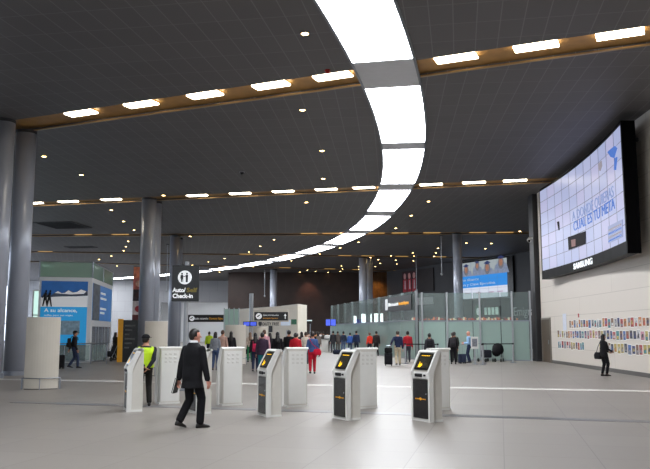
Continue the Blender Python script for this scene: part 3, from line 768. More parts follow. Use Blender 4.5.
# ------------------------------------------------- cream duty free wall
d0, d1 = 58, 55
A_, B_ = at_d(239.5, 309, d0), at_d(297.5, 304, d1)
t = thing('partition_wall', 'cream duty free partition wall with rising top edge before the dark brown wall', 'partition', (A_.x, d0, 0))
cw_ = mat('cream_wall', (240,232,217), .5, vary=.03, scale=1.5)
u = V((B_.x-A_.x, d1-d0)); L = u.length; u.normalize(); pm = plane_mx((0,0,0), u)
MB().prism([(0,0),(L,0),(L,B_.z),(L*.7,B_.z-.12),(0,A_.z)], -.35, 0).build('wall', cw_, t, mx=pm)
MB().box((0,0,0), (.02,2.4,B_.z)).build('end_return', cw_, t, mx=M.Translation((u.x*L+.02, u.y*L, 0)) @ M.Rotation(R(-14), 4, 'Z'))
def lx(px): # distance along this wall for a view column
    r = (px-325)/FPX*cos(PITCH); r = (px-325)/FPX/ (cos(PITCH)) ; return max(0, min(L, (r*d0-A_.x)/(u.x-r*u.y)))
q = text('DUTY FREE', .34, mat('charcoal_lettering', (60,56,54), .5, vary=0), t, 0, 0, 0, 'wall_lettering', .03, width=lx(279.5)-lx(263.5), bold=.0); zt = at_d(270, 325.5, 56.5).z
q.matrix_local = pm @ M.Translation((lx(263.5), zt, .01))
mb = MB(); xo = lx(261.2); mb.prism([(xo+.16*cos(2*pi*k/20), zt+.16+.2*sin(2*pi*k/20)) for k in range(20)], 0, .03); mb.build('oval_logo', mat('charcoal_lettering', (60,56,54)), t, mx=pm)
for px0, px1, py0, py1, m_, nm in ((282,291,320,325.5,mat('pale_panel', (206,216,232), .4, emit=.3, vary=.05),'glow_panel'),(292,297,319.5,324.5,mat('green_panel', (50,120,84), .4, vary=.2),'green_panel'),(270,273.2,325.8,332.2,dark_grey,'intercom'),(287,290.5,330,339,white_paint,'notice')):
    z0, z1 = at_d(px0, py1, 56).z, at_d(px0, py0, 56).z
    MB().box((lx(px0),z0,0), (lx(px1),z1,.05)).build(nm, m_, t, mx=pm)

# ----------------------------------------------------- glass partitions
frost = glass_mat('frosted_glass', (196,216,210), .18, .25)
clearg = glass_mat('clear_glass', (226,236,233), .87, .03)  # small white share is haze put in for the glass's grey reflections
def glass_run(name, label, a, b, n, z_frost, z_top, zf2=None, zt2=None, posts=True):
    a, b = V(a), V(b); u = (b-a).normalized(); L = (b-a).length
    t = thing(name, label, 'glass partition', (a.x, a.y, 0)); pm = plane_mx((0,0,0), u)
    pm0 = pm
    for i in range(n):
        x0, x1 = L*i/n+.02, L*(i+1)/n-.02
        MB().box((x0,.05,-.02), (x1,z_frost,.02)).build('frosted_pane', frost, t, mx=pm0)
        MB().box((x0,z_frost+.06,-.02), (x1,z_top,.02)).build('clear_pane', clearg, t, mx=pm0)
    MB().box((0,0,-.04), (L,.05,.04)).box((0,z_frost,-.035), (L,z_frost+.06,.035)).build('rail', steel, t, mx=pm0)
    return t, pm0, L
gt, gpm, gL = glass_run('glass_partition', 'long frosted glass partition receding behind the waiting queue', (.55, 73), (5.42, 46.3), 9, 2.3, 4.1)
for i in range(10):
    x = gL*i/9; MB().box((x-.04,0,-.2), (x+.04,4.15,-.05)).build('post', pole_grey, gt, mx=gpm)
a_, b_ = V((.55,73)), V((5.42,46.3)); gu2 = (b_-a_).normalized()
def gx(px):
    r = (px-325)/FPX/cos(PITCH); return (r*a_.y-a_.x)/(gu2.x-r*gu2.y)
sp = MB().box((gx(383.5),3.0,.04), (gx(411.5),3.95,.1)).build('sign_panel', sign_black, gt, mx=gpm)
z0 = 3.4; x0, x1 = gx(386), gx(409.5); k = (x1-x0)
MB().prism([(x0+.05,3.12),(x0+.6,3.12),(x0+.6,3.86),(x0+.05,3.86)], .1, .12).build('sign_emblem', sign_white, gt, mx=gpm)
q = text('Salidas internacionales', .34, sign_white, gt, 0, 0, 0, 'sign_lettering', .02, width=k*.44); q.matrix_local = gpm @ M.Translation((x0+k*.14, 3.35, .11))
q = text('International departures', .34, sign_orange, gt, 0, 0, 0, 'sign_lettering', .02, width=k*.39); q.matrix_local = gpm @ M.Translation((x0+k*.6, 3.35, .11))
gt2, gpm2, gL2 = glass_run('glass_partition', 'frosted glass partition with tall posts below the graduation advert screen', (5.62, 45.9), (11.8, 44.2), 4, 2.25, 3.95)
for px in (421, 445.6, 477.8, 509.7, 527.5):
    r = (px-325)/FPX/cos(PITCH); g2 = (V((11.8,44.2))-V((5.62,45.9))).normalized(); x = (r*45.9-5.62)/(g2.x-r*g2.y)
    MB().box((x-.05,0,.03), (x+.05,4.0,.13)).build('post', pole_grey, gt2, mx=gpm2)
# window reflections on the receding glass, added as glowing white panels behind it
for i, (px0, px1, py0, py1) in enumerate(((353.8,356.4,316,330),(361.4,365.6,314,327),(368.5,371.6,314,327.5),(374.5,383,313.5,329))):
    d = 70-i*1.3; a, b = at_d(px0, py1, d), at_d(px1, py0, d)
    t = thing('glow_panel', 'white window reflection on the receding glass, built as a panel, %s from the far end' % ORD[i], 'window reflection', ((a.x+b.x)/2, d, 0), 0, 'window reflections built as panels behind the glass')
    w_ = (b.x-a.x)/2; MB().box((-w_,0,a.z), (w_,.08,b.z)).build('diffuser', reflection_glow, t)  # glowing pane standing in for the window reflection
    MB().box((-w_-.03,.08,0), (-w_+.05,.16,b.z+.05)).box((w_-.05,.08,0), (w_+.03,.16,b.z+.05)).build('frame', grey_metal, t)  # uprights added for the reflection panel only

# -------------------------------------------- screens on the charcoal wall
def gwall_x(px):
    r = (px-325)/FPX/cos(PITCH); return (r*ga.y-ga.x)/(gu.x-r*gu.y)
def gw_pt(px, py):
    s_ = gwall_x(px); p = ga+gu*s_; return s_, at_d(px, py, p.y).z
gm = plane_mx((ga.x+gn.x*.02, ga.y+gn.y*.02, 0), gu)
s0, s1 = gwall_x(456), gwall_x(508)
zt, zb = gw_pt(508,257.7)[1], gw_pt(508,296.4)[1]
t = thing('advert_screen', 'large bright advert screen with graduates in caps and a blue text band', 'screen', mx=gm)
MB().box((s0-.2,zb-.15,0), (s1+.9,zt+.15,.25)).build('housing', black_gloss, t)
W_ = s1-s0; Hh = zt-zb
def ar(x0,y0,x1,y1): return rect(s0+W_*x0, zb+Hh*y0, s0+W_*x1, zb+Hh*y1)
def sp_(nm, poly, m_, z0, z1): return MB().prism(poly, z0, z1).build(nm, m_, t)
sp_('display_picture', ar(0,.62,1,1), mat('ad_backdrop', (172,182,186), emit=.8, base=(20,20,24)), .25, .27)
sp_('display_band', ar(0,.30,1,.62), mat('ad_blue', (44,140,226), emit=.95, base=(10,20,30)), .25, .27)
sp_('display_footer', ar(0,0,1,.30), mat('ad_white', (226,232,248), emit=.85, base=(24,24,28)), .25, .27)
gown = mat('ad_gown', (128,138,160), emit=.7, vary=.35, scale=4); skin_e = mat('ad_skin', (170,120,96), emit=.6, vary=.1); cap_e = mat('ad_cap', (48,60,110), emit=.5, vary=.2); hair_e = mat('ad_hair', (150,150,160), emit=.5, base=(20,20,20))
for fx, fy, k in ((.24,.80,1.2),(.46,.88,1.0),(.65,.80,1.35),(.9,.90,1.35)):
    x, y = s0+W_*fx, zb+Hh*fy
    sp_('display_figure', [(x-.95*k,zb+Hh*.62),(x+.95*k,zb+Hh*.62),(x+.7*k,y-.2*k),(x+.3*k,y+.05*k),(x-.3*k,y+.05*k),(x-.7*k,y-.2*k)], gown, .272, .28)
    sp_('display_hair', [(x+.36*k*cos(2*pi*q/14), y-.02+.5*k*sin(2*pi*q/14)) for q in range(14)], hair_e, .281, .284)
    sp_('display_face', [(x+.22*k*cos(2*pi*q/14), y+.02+.3*k*sin(2*pi*q/14)) for q in range(14)], skin_e, .285, .288)
    sp_('display_cap', [(x-.45*k,y+.38*k),(x,y+.25*k),(x+.45*k,y+.38*k),(x,y+.56*k)], cap_e, .289, .292)
q = text('a su alcance', .42, adw, t, s0+W_*.1, zb+Hh*.49, .28, 'display_lettering', .01, width=W_*.38)
q = text('millas y Clase Ejecutiva.', .38, adw, t, s0+W_*.05, zb+Hh*.36, .28, 'display_lettering', .01, width=W_*.74)
for fx in (.2,.42,.66,.82): sp_('display_small_print', ar(fx,.13,fx+.1,.16), mat('ad_small_print', (170,150,170), emit=.6, vary=0), .272, .276)
for i in range(1, 6): sp_('panel_seam', ar(i/6-.0015,0,i/6+.0015,1), mat('ad_seam', (90,120,170), emit=.3, vary=0), .293, .295)
for i in (1, 2, 3): sp_('panel_seam', ar(0,i/4-.002,1,i/4+.002), mat('ad_seam', (90,120,170)), .293, .295)
s0, s1 = gwall_x(402.3), gwall_x(433.5); sm = gwall_x(417.5); zt, zb = gw_pt(417,269.8)[1], gw_pt(417,292.3)[1]
t = thing('wall_poster', 'dark wide poster with red and white standing figures on its near half', 'poster', mx=gm)
MB().box((s0,zb,0), (s1,zt,.12)).build('board', mat('poster_dark', (34,24,26), .4, vary=.3, scale=2), t)
sp_('printed_picture', rect(s0+.1,zb+.1,sm,zt-.1), mat('poster_maroon', (60,22,30), .5, vary=.5, scale=2), .12, .14)
for fx in (.18,.48,.78):
    x = s0+.1+(sm-s0)*fx
    sp_('printed_figure', [(x-.5,zb+.15),(x+.4,zb+.15),(x+.35,zt-1.0),(x-.4,zt-1.1)], mat('poster_red', (176,44,60), .5, vary=.4, scale=5), .14, .15)
    sp_('printed_face', [(x+.3*cos(2*pi*q/12), zt-.65+.38*sin(2*pi*q/12)) for q in range(12)], mat('poster_face', (206,150,146), .5, vary=.25, scale=5), .15, .16)
    sp_('printed_shirt', [(x-.1,zb+.5),(x+.25,zb+.5),(x+.15,zt-1.2),(x-.05,zt-1.2)], mat('poster_pale', (196,176,184), .5, vary=.2), .15, .16)
s0, s1 = gwall_x(416.5), gwall_x(433); zt, zb = gw_pt(424,297.3)[1], gw_pt(424,304.6)[1]
o = MB().box((s0,zb,0), (s1,zt,.1)).build('wall_panel_sign', mat('pale_pink_panel', (176,166,172), .4, vary=.06), mx=gm); tag(o, 'pale pinkish blank panel on the charcoal wall below the red figures poster', 'panel')
t = thing('emigration_lettering', 'large pale grey thin lettering spelling emigration on the charcoal wall', 'lettering', mx=gm)
s0 = gwall_x(511); z_ = gw_pt(520, 315.5)[1]; text('Emigración', 1.25, mat('pale_grey_lettering', (205,205,205), .4, vary=0), t, s0, z_, .01, 'letters', .05, width=(gwall_x(531)-s0)*1.6)
s0, s1 = gwall_x(483.5), gwall_x(498.5); zt, zb = gw_pt(490,306.5)[1], gw_pt(490,315.8)[1]
t = thing('shop_window', 'small bright shop display window below the graduation advert screen', 'window display', mx=gm)
MB().box((s0,zb,0), (s1,zt,.2)).build('frame', dark_grey, t)
mb = MB(); mb.box((s0+.1,zb+.1,.2), (s1-.1,zt-.1,.22)); mb.build('lit_pane', mat('shop_lit_pane', (188,206,198), emit=.6, vary=.3, scale=2), t)
mb = MB()
for i in (1,2,3): x = s0+(s1-s0)*i/4; mb.box((x-.05,zb+.1,.22), (x+.05,zt-.1,.26))
mb.build('mullion', dark_grey, t)
s0 = gwall_x(477); zc = gw_pt(477,311.5)[1]
t = thing('round_logo_sign', 'round green and white logo sign beside the bright shop display window', 'sign', mx=gm)
MB().prism([(s0+.55*cos(2*pi*q/24), zc+.75*sin(2*pi*q/24)) for q in range(24)], 0, .1).build('disc', mat('logo_green', (40,104,72), .4, emit=.15, vary=.2), t)
MB().prism([(s0+.25*cos(2*pi*q/24), zc+.4*sin(2*pi*q/24)) for q in range(24)], .1, .13).build('emblem', sign_white, t)
# shop counter with goods behind the right-hand glass
t = thing('shop_counter', 'dark shop counter topped with small orange lit goods behind the frosted glass', 'counter', (9.2, 50.5, 0))
MB().box((-3.6,-.3,0), (3.6,.5,2.42)).build('counter', dark_grey, t)
random.seed(5); mb = MB()
for i in range(64):
    x = -3.5+7*i/64; h_ = random.uniform(.06,.2); mb.box((x,-.28,2.42), (x+.085,-.1,2.42+h_), random.randrange(4))
mb.build('goods', [mat('goods_orange', (226,110,60), emit=.5, vary=.2), mat('goods_red', (180,50,40), emit=.3, vary=.2), mat('goods_cream', (240,220,190), emit=.6, vary=.1), mat('goods_brown', (90,50,36), vary=.2)], t)['kind'] = 'stuff'

# ------------------------------------------------------------------ people
SKIN = {'light': mat('skin_light', (206,156,130), .5, vary=.04), 'tan': mat('skin_tan', (176,124,98), .5, vary=.04), 'red': mat('skin_ruddy', (214,150,130), .5, vary=.04)}
eye_w = mat('eye_white', (230,228,224), .2, vary=0); eye_d = mat('eye_dark', (30,22,18), .2, vary=0); lip = mat('lips', (150,84,80), .5, vary=0)
def cloth(rgb): return mat('cloth_%d_%d_%d' % rgb, rgb, .85, vary=.14, scale=14, spec=.2)
def hairm(rgb): return mat('hair_%d_%d_%d' % rgb, rgb, .5, vary=.25, scale=30)
DG = bpy.context.evaluated_depsgraph_get
def fuse(mb, voxel, it=4):
    """one continuous skin around the overlapping volumes of mb; returns vertices and faces"""
    me = bpy.data.meshes.new('tmp'); me.from_pydata([tuple(p) for p in mb.v], [], mb.f)
    bm = bmesh.new(); bm.from_mesh(me); bmesh.ops.recalc_face_normals(bm, faces=bm.faces[:]); bm.to_mesh(me); bm.free()
    o = bpy.data.objects.new('tmp', me); C.objects.link(o)
    md = o.modifiers.new('r', 'REMESH'); md.mode = 'VOXEL'; md.voxel_size = voxel
    sm = o.modifiers.new('s', 'SMOOTH'); sm.factor = .5; sm.iterations = it
    dg = DG(); dg.update(); ev = o.evaluated_get(dg); m2 = ev.to_mesh()
    vs = [v.co.copy() for v in m2.vertices]; fs = [tuple(p.vertices) for p in m2.polygons]
    ev.to_mesh_clear(); bpy.data.objects.remove(o); bpy.data.meshes.remove(me)
    return vs, fs
def ik(a, b, l1, l2, hint):
    d = b-a; L = min(d.length, (l1+l2)*.999); u = d.normalized(); b = a+u*L
    x = (l1*l1-l2*l2+L*L)/(2*L); h_ = sqrt(max(0, l1*l1-x*x))
    n = (hint-u*hint.dot(u)).normalized(); return a+u*x+n*h_, b
def oval(c, rx, ry, n=18): return [V((c[0]+rx*cos(2*pi*t/n), c[1]+ry*sin(2*pi*t/n), c[2])) for t in range(n)]

def person(label, x, y, face=0, h=1.7, feet=((-.11,.02,0),(.11,-.02,0)), hands=((-.27,.03,.80),(.27,.03,.80)), top=(40,40,46), legs=(40,44,60), shoes=(24,22,22), hair=(28,22,20), hstyle='short', skin='tan', female=False, jacket=False, short=False, head_yaw=0, lean=.0, voxel=.02, vest=None, hem=None, bulk=1.0, foot_yaw=(0.12,-.12), group=None, bend=((-.3,-1,0),(.3,-1,0)), collar=None, cap=None):
    """face: turn to the left in degrees from facing away (+y); local +y is the front"""
    s = h/1.75
    root = thing('person', label, 'person', (x, y, 0), R(face), group)
    hs = .165 if female else .19*bulk; hw = .092
    ch = lambda z: lean*max(0, (z-.95))/.5
    hipL, hipR = V((-hw,0,.92)), V((hw,0,.92))
    ft = [V((a, b-.02, .085+c)) for a, b, c in feet]
    dip = 0
    for k in range(2):   # lower the hips if a stride would overstretch a leg
        L = (ft[k]-(hipL, hipR)[k]).length
        if L > .845: dip = max(dip, L-.845)
    hipL.z -= dip; hipR.z -= dip
    up = V((0,0,-dip))
    kn = [ik((hipL, hipR)[k], ft[k], .435, .425, V((0,1,0)))[0] for k in range(2)]
    sh = [V((sg*hs, ch(1.40), 1.385))+up for sg in (-1, 1)]
    el, wr = [], []
    for k in range(2):
        e, w_ = ik(sh[k], V(hands[k])+up, .29, .26, V(bend[k])); el.append(e); wr.append(w_)
    HC = V((0, ch(1.62)+.02, 1.608))+up
    # ---- body: one continuous surface
    b = MB()
    tr = [(.82,.13,.10),(.90,.162,.115),(.98,.155,.11),(1.08,.135 if female else .145,.098),(1.2,.148 if female else .158,.108),(1.30,.156 if female else .176,.112),(1.37,.148 if female else .168,.102),(1.42,.125 if female else .142,.09),(1.46,.09 if female else .104,.078),(1.50,.066,.064),(1.53,.056,.056)]
    tr = [(z, rx*(bulk if z < 1.44 else 1), ry*(bulk if z < 1.44 else 1)) for z, rx, ry in tr]
    b.loft([oval(V((0, ch(z), z))+up, rx, ry) for z, rx, ry in tr])
    b.tube([V((0, ch(1.46)-.005, 1.46))+up, HC+V((0,-.015,-.07))], [.057,.053], 12)
    hm = M.Rotation(R(head_yaw), 4, 'Z') @ M.Scale(1.09, 4)
    b.ell(HC+V((0,-.005,.012)), (.074,.092,.105), 16, 10, mx=hm)
    b.ell(HC+hm @ V((0,.022,-.06)), (.054,.066,.058), 14, 8, mx=hm)
    b.tube([HC+hm @ V((0,.085,.02)), HC+hm @ V((0,.102,-.016))], [.008,.013], 8)
    for sg in (-1, 1):
        b.ell(HC+hm @ V((sg*.075,-.008,-.008)), (.012,.02,.032), 8, 6, mx=hm)
    for k in range(2):
        b.tube([sh[k]-V((0,0,.0)), el[k], wr[k]], [.05,.042,.03], 10)
        b.tube([(hipL, hipR)[k], kn[k], ft[k]], [.085,.058,.042], 12)
    vs, fs = fuse(b, voxel*.8 if voxel < .015 else .016, 3)
    body = MB(); body.add(vs, fs, 0)
    # ---- hands: palm, four unequal bent fingers, a thumb off the side near the wrist
    for k in range(2):
        sg = -1 if k == 0 else 1
        d = (wr[k]-el[k]).normalized(); side = V((0,1,0)); side = (side-d*side.dot(d)).normalized()
        if abs(d.y) > .9: side = V((0,0,1)); side = (side-d*side.dot(d)).normalized()
        palm = d.cross(side)*(-sg)                       # points towards the body
        pm_ = M(((palm.x,side.x,d.x,0),(palm.y,side.y,d.y,0),(palm.z,side.z,d.z,0),(0,0,0,1)))
        body.ell(wr[k]+d*.045, (.018,.042,.058), 12, 8, mx=pm_)
        for i, (off, ln) in enumerate(((.030,.075),(.010,.085),(-.011,.078),(-.030,.062))):
            p0 = wr[k]+d*.088+side*off
            p1 = p0+d*ln*.5+palm*ln*.12; p2 = p1+d*ln*.3+palm*ln*.32
            body.tube([p0-d*.02, p0, p1, p2], [.010,.0095,.009,.0075], 6)
        q0 = wr[k]+d*.03+side*.03; body.tube([q0, q0+side*.028+d*.03, q0+side*.032+d*.062+palm*.01], [.012,.011,.008], 6)
    for sg in (-1, 1):
        body.ell(HC+hm @ V((sg*.031,.080,.018)), (.013,.010,.009), 8, 6, 1, mx=hm)
        body.ell(HC+hm @ V((sg*.031,.0885,.018)), (.006,.004,.006), 8, 6, 2, mx=hm)
    body.ell(HC+hm @ V((0,.077,-.055)), (.022,.007,.007), 10, 6, 3, mx=hm)
    sc = M.Scale(s, 4)
    body.v = [sc @ p for p in body.v]
    body.build('body', [SKIN[skin], eye_w, eye_d, lip], root, True)
    # ---- clothes follow the body
    tb = MB(); hm_ = hem if hem else (.80 if jacket else .90)
    grow = .026 if jacket else .016
    rings = []
    for z, rx, ry in [(hm_,0,0)]+[q for q in tr if q[0] > hm_+.05 and q[0] < (1.52 if jacket else 1.48)]:
        if rx == 0:
            rx, ry = (.176*bulk,.138*bulk) if jacket else (.168,.122)
            if female and not jacket: rx *= 1.02
        if jacket and z < 1.35: rx = max(rx, .168*bulk)
        rings.append(oval(V((0, ch(z)-(.008 if jacket else 0), z))+up, rx+grow, ry+grow*.9))
    tb.loft(rings)
    for k in range(2):
        g = .018 if jacket else .012
        if short: 
            m_ = sh[k]+(el[k]-sh[k])*.8; tb.tube([sh[k], m_], [.055+g,.05+g], 10)
        else:
            e2 = wr[k]-(wr[k]-el[k]).normalized()*.015
            tb.tube([sh[k], el[k], e2], [.05+g,.045+g,.034+g], 10)
    vs, fs = fuse(tb, voxel, 4)
    o = MB().add([sc @ p for p in vs], fs).build('jacket' if jacket else 'top', cloth(top), root, True)
    if collar:
        MB().loft([oval(V((0, ch(1.5)-.003, 1.495))+up, .082, .08), oval(V((0, ch(1.53)-.003, 1.54))+up, .066, .066)], cap=False).build('shirt_collar', cloth(collar), root, True).scale = (s,s,s)
    if vest:
        vb = MB(); vr = []
        for z, rx, ry in [(.93,.168,.125)]+[q for q in tr if 1.0 < q[0] < 1.45]:
            vr.append(oval(V((0, ch(z), z))+up, rx*(bulk if z < 1 else 1)+.034, ry+.03))
        vb.loft(vr)
        for sg in (-1, 1): vb.tube([V((sg*.13, 0, 1.385))+up, V((sg*.185*bulk, 0, 1.36))+up], [.07,.066], 12)
        vs, fs = fuse(vb, voxel, 3); MB().add([sc @ p for p in vs], fs).build('reflective_vest', vest, root, True)
    lb = MB()
    lb.loft([oval(V((0, ch(z), z))+up, rx+.012, ry+.012) for z, rx, ry in [(.80,.10,.08)]+tr[:3]+[(1.03,.15,.105)]])
    for k in range(2):
        q = kn[k]+(ft[k]-kn[k])*.93
        lb.tube([(hipL, hipR)[k]+V((0,0,.02)), kn[k], q], [.1,.08 if jacket else .075,(.072 if jacket else .064) if not female else .055], 12)
    vs, fs = fuse(lb, voxel, 4)
    MB().add([sc @ p for p in vs], fs).build('trousers', cloth(legs), root, True)
    for k in range(2):
        fm = M.Translation(ft[k]-V((0,0,.085))) @ M.Rotation((foot_yaw[k]), 4, 'Z')
        if feet[k][2] > .03: fm = M.Translation(ft[k]) @ M.Rotation((foot_yaw[k]), 4, 'Z') @ M.Rotation(-min(.75, feet[k][2]*5), 4, 'X') @ M.Translation((0,0,-.085))
        sb = MB(); rr = []
        for yy2, wx2, z1 in ((-.075,.022,.05),(-.06,.036,.085),(-.01,.04,.10),(.05,.042,.085),(.11,.045,.06),(.165,.038,.045),(.195,.018,.03)):
            n = 12; rr.append([fm @ V((wx2*cos(2*pi*t/n), yy2, max(.0, z1*.5+z1*.5*sin(2*pi*t/n)*1.0))) for t in range(n)])
        sb.loft(rr); sb.v = [sc @ p for p in sb.v]
        sb.build('shoe', mat('shoe_%d_%d_%d' % shoes, shoes, .4, vary=.05), root, True)
    # ---- hair
    if hstyle != 'bald':
        hb = MB()
        def cut(p):
            if p.z < .045 and p.y > (.03 if hstyle == 'short' else .02): return p*.72
            if p.z < -.035 and p.y > -.02: return p*.72
            if p.z < -.088: return p*.72
            return p
        hb.ell(HC+V((0,-.012,.022)), (.082,.1,.112), 24, 16, mx=hm, fn=cut)
        if hstyle == 'long':
            hb.loft([oval(HC+hm @ V((0,-.045-a*.25,-.0-a)), .085+a*.06-(a>.3)*.03, .062-a*.04, 14) for a in (.0,.08,.16,.24,.33)])
        if hstyle == 'bob':
            hb.loft([oval(HC+hm @ V((0,-.035,-a)), rx, ry, 14) for a, rx, ry in ((.0,.088,.075),(.06,.096,.075),(.12,.10,.07),(.16,.085,.055))])
        if hstyle == 'bun':
            hb.ell(HC+hm @ V((0,-.12,.04)), (.045,.04,.045), 10, 7)
        if hstyle == 'tail':
            hb.tube([HC+hm @ V((0,-.10,.05)), HC+hm @ V((0,-.14,.0)), HC+hm @ V((0,-.125,-.12)), HC+hm @ V((0,-.11,-.2))], [.03,.035,.032,.015], 8)
        hb.v = [sc @ p for p in hb.v]; hb.build('hair', hairm(hair), root, True)
    if cap:
        cb_ = MB()
        def cc(p): return V((p.x, p.y, max(p.z, -.005)))
        cb_.ell(HC+V((0,-.008,.05)), (.09,.108,.09), 18, 12, mx=hm, fn=cc)
        cb_.prism([(-.07,.07),(-.06,.14),(-.03,.17),(.03,.17),(.06,.14),(.07,.07)], .045, .055, mx=M.Translation(HC) @ hm)
        cb_.v = [sc @ p for p in cb_.v]; cb_.build('cap', cloth(cap), root, True)
    root['_wr'] = 0; del root['_wr']
    def at(p): return (M.Translation((x, y, 0)) @ M.Rotation(R(face), 4, 'Z') @ sc) @ (V(p)+up)
    return root, at, [at(w_-up) for w_ in wr], s
def bag_thing(name, label, cat, pos, rz=0): return thing(name, label, cat, pos, rz)
def suitcase(label, x, y, rz, hand=None, h_=.62, m_=None, topbag=False):
    m_ = m_ or cloth((26,26,30)); t = thing('rolling_suitcase', label, 'suitcase', (x, y, 0), rz)
    MB().rbox((-.2,-.12,.06), (.2,.12,h_), .04, 2).build('case', m_, t, True)
    MB().rbox((-.16,-.14,.14), (.16,-.11,h_-.12), .012, 1).build('front_pocket', m_, t)
    for sx in (-1, 1):
        MB().cyl((sx*.15-.02,.07,.045), (sx*.15+.02,.07,.045), .045, n=14).build('wheel', rubber, t)
        MB().cyl((sx*.15-.02,-.07,.045), (sx*.15+.02,-.07,.045), .045, n=14).build('wheel', rubber, t)
    mb = MB(); zt = .98
    for sx in (-1, 1): mb.cyl((sx*.1,.09,h_-.03), (sx*.1,.09,zt), .009, n=8)
    mb.tube([(-.11,.09,zt),(.11,.09,zt)], .014, 8); mb.build('pull_handle', steel, t)
    if topbag: 
        q = thing('travel_bag', 'small black travel bag resting on top of the rolling suitcase', 'bag', (x, y, h_+.005), rz)
        MB().rbox((-.19,-.14,0), (.19,.075,.26), .06, 3).build('bag_body', cloth((22,22,24)), q, True)
        MB().tube([(-.08,-.03,.25),(-.06,-.03,.32),(.06,-.03,.32),(.08,-.03,.25)], .01, 8).build('carry_handle', rubber, q)
    return t
def backpack(label, at, s, rgb, w_=.30, h_=.44, z=1.18, face=0, yb=-.150):
    p = at((0, yb, z)); t = thing('backpack', label, 'backpack', tuple(p), R(face))
    MB().rbox((-w_/2*s,-.17*s,-h_/2*s), (w_/2*s,-.006,h_/2*s), .05*s, 3).build('pack_body', cloth(rgb), t, True)
    MB().rbox((-w_*.36*s,-.215*s,-h_*.42*s), (w_*.36*s,-.155*s,.0), .022*s, 2).build('front_pocket', cloth(tuple(int(c*.8) for c in rgb)), t, True)
    for sg in (-1, 1): MB().tube([V((sg*.1,-.03,h_/2-.04))*s, V((sg*.105,.0,h_/2+.058))*s, V((sg*.11,.14,h_/2+.105))*s, V((sg*.115,.283,h_/2+.03))*s, V((sg*.12,.30,h_/2-.09))*s], .014*s, 8).build('shoulder_strap', cloth(rgb), t, True)
    return t
def handbag(label, at, s, rgb, pos, face, w_=.3, h_=.22, strap=None):
    p = at(pos); t = thing('handbag', label, 'bag', tuple(p), R(face)); 
    MB().loft([[V((a*w_/2*k, b*.05*k, z)) for a, b in ((-1,-1),(-.6,-1.3),(.6,-1.3),(1,-1),(1,1),(.6,1.3),(-.6,1.3),(-1,1))] for z, k in ((-h_,.85),(-h_*.9,1),(-h_*.4,1.05),(-.02,.8),(0,.7))]).build('bag_body', cloth(rgb), t)
    base = M.Translation(p) @ M.Rotation(R(face), 4, 'Z'); iv = base.inverted()
    pts = [iv @ at(q) for q in strap] if strap else [V((-w_*.3,0,-.01)), V((-w_*.2,0,.12)), V((w_*.2,0,.12)), V((w_*.3,0,-.01))]
    MB().tube(pts, .011, 8).build('strap', cloth(rgb), t, True)
    return t

# walking person in the black suit
P = person('person in a black suit striding past the kiosks, folder in one hand', -2.31, 13.45, -36, 1.71, feet=((-.09,-.19,.05),(.10,.13,0)), hands=((-.33,-.05,.72),(.33,.08,.74)), bulk=1.1, top=(25,25,28), legs=(21,21,24), hair=(24,19,17), skin='red', jacket=True, head_yaw=-36, voxel=.0125, lean=.02, collar=(225,225,228), hem=.70, foot_yaw=(.05,-.3))
w_ = P[2][0]
t = thing('document_folder', 'dark folder with white paper edges held by the person in the suit', 'folder', (w_.x-.03, w_.y-.0, w_.z-.045), R(-8))
tm = M.Rotation(R(14), 4, 'Y')
MB().box((-.014,-.12,-.20), (-.004,.12,.06)).build('cover', black_matt, t, mx=tm); MB().box((-.004,-.115,-.215), (.010,.115,.05)).build('paper', white_paint, t, mx=tm); MB().box((.010,-.12,-.20), (.018,.12,.06)).build('cover', black_matt, t, mx=tm)
# guard
hv = mat('neon_vest', (196,232,30), .6, vary=.1, scale=8)
P = person('person in a neon yellow vest and dark cap, hands clasped behind the back', -4.06, 17.4, 18, 1.60, feet=((-.12,.0,0),(.12,.0,0)), hands=((-.05,-.225,.97),(.05,-.215,.93)), bend=((-1,-.3,0),(1,-.3,0)), top=(34,36,44), legs=(40,38,36), vest=hv, hair=(25,20,18), skin='tan', cap=(22,22,26), head_yaw=-45, voxel=.0135, bulk=1.12)
# person at the picture wall
P = person('person in black clothes viewing the pictures on the white wall', 10.55, 29.1, -72, 1.57, feet=((-.08,-.04,0),(.09,.06,0)), hands=((-.10,.30,1.0),(.12,.32,1.02)), top=(26,25,28), legs=(22,22,26), hair=(20,17,16), hstyle='bob', female=True, voxel=.015, hem=.82)
handbag('black shoulder bag hanging at the side of the person viewing the pictures', P[1], P[3], (20,20,24), (-.30,-.06,.98), -72, .34, .26, [(-.30,.04,.96),(-.245,.02,1.2),(-.16,.0,1.49),(-.245,-.10,1.2),(-.30,-.14,.96)])
# couple walking off with luggage
P = person('person in a navy sweater and khaki trousers walking away with a suitcase', 3.62, 38.2, 4, 1.72, feet=((-.10,-.16,.03),(.12,.16,0)), hands=((-.42,-.16,.95),(.27,.05,.82)), top=(34,42,70), legs=(190,176,150), hair=(46,36,30), skin='light')
suitcase('black rolling suitcase pulled by the person in the navy sweater', 3.12, 37.85, R(-5), topbag=True)
person('person in a red shirt walking beside the person in the navy sweater', 4.55, 42.2, 0, 1.70, feet=((-.10,-.1,.02),(.10,.12,0)), top=(160,34,44), legs=(66,66,76), hair=(30,22,20))
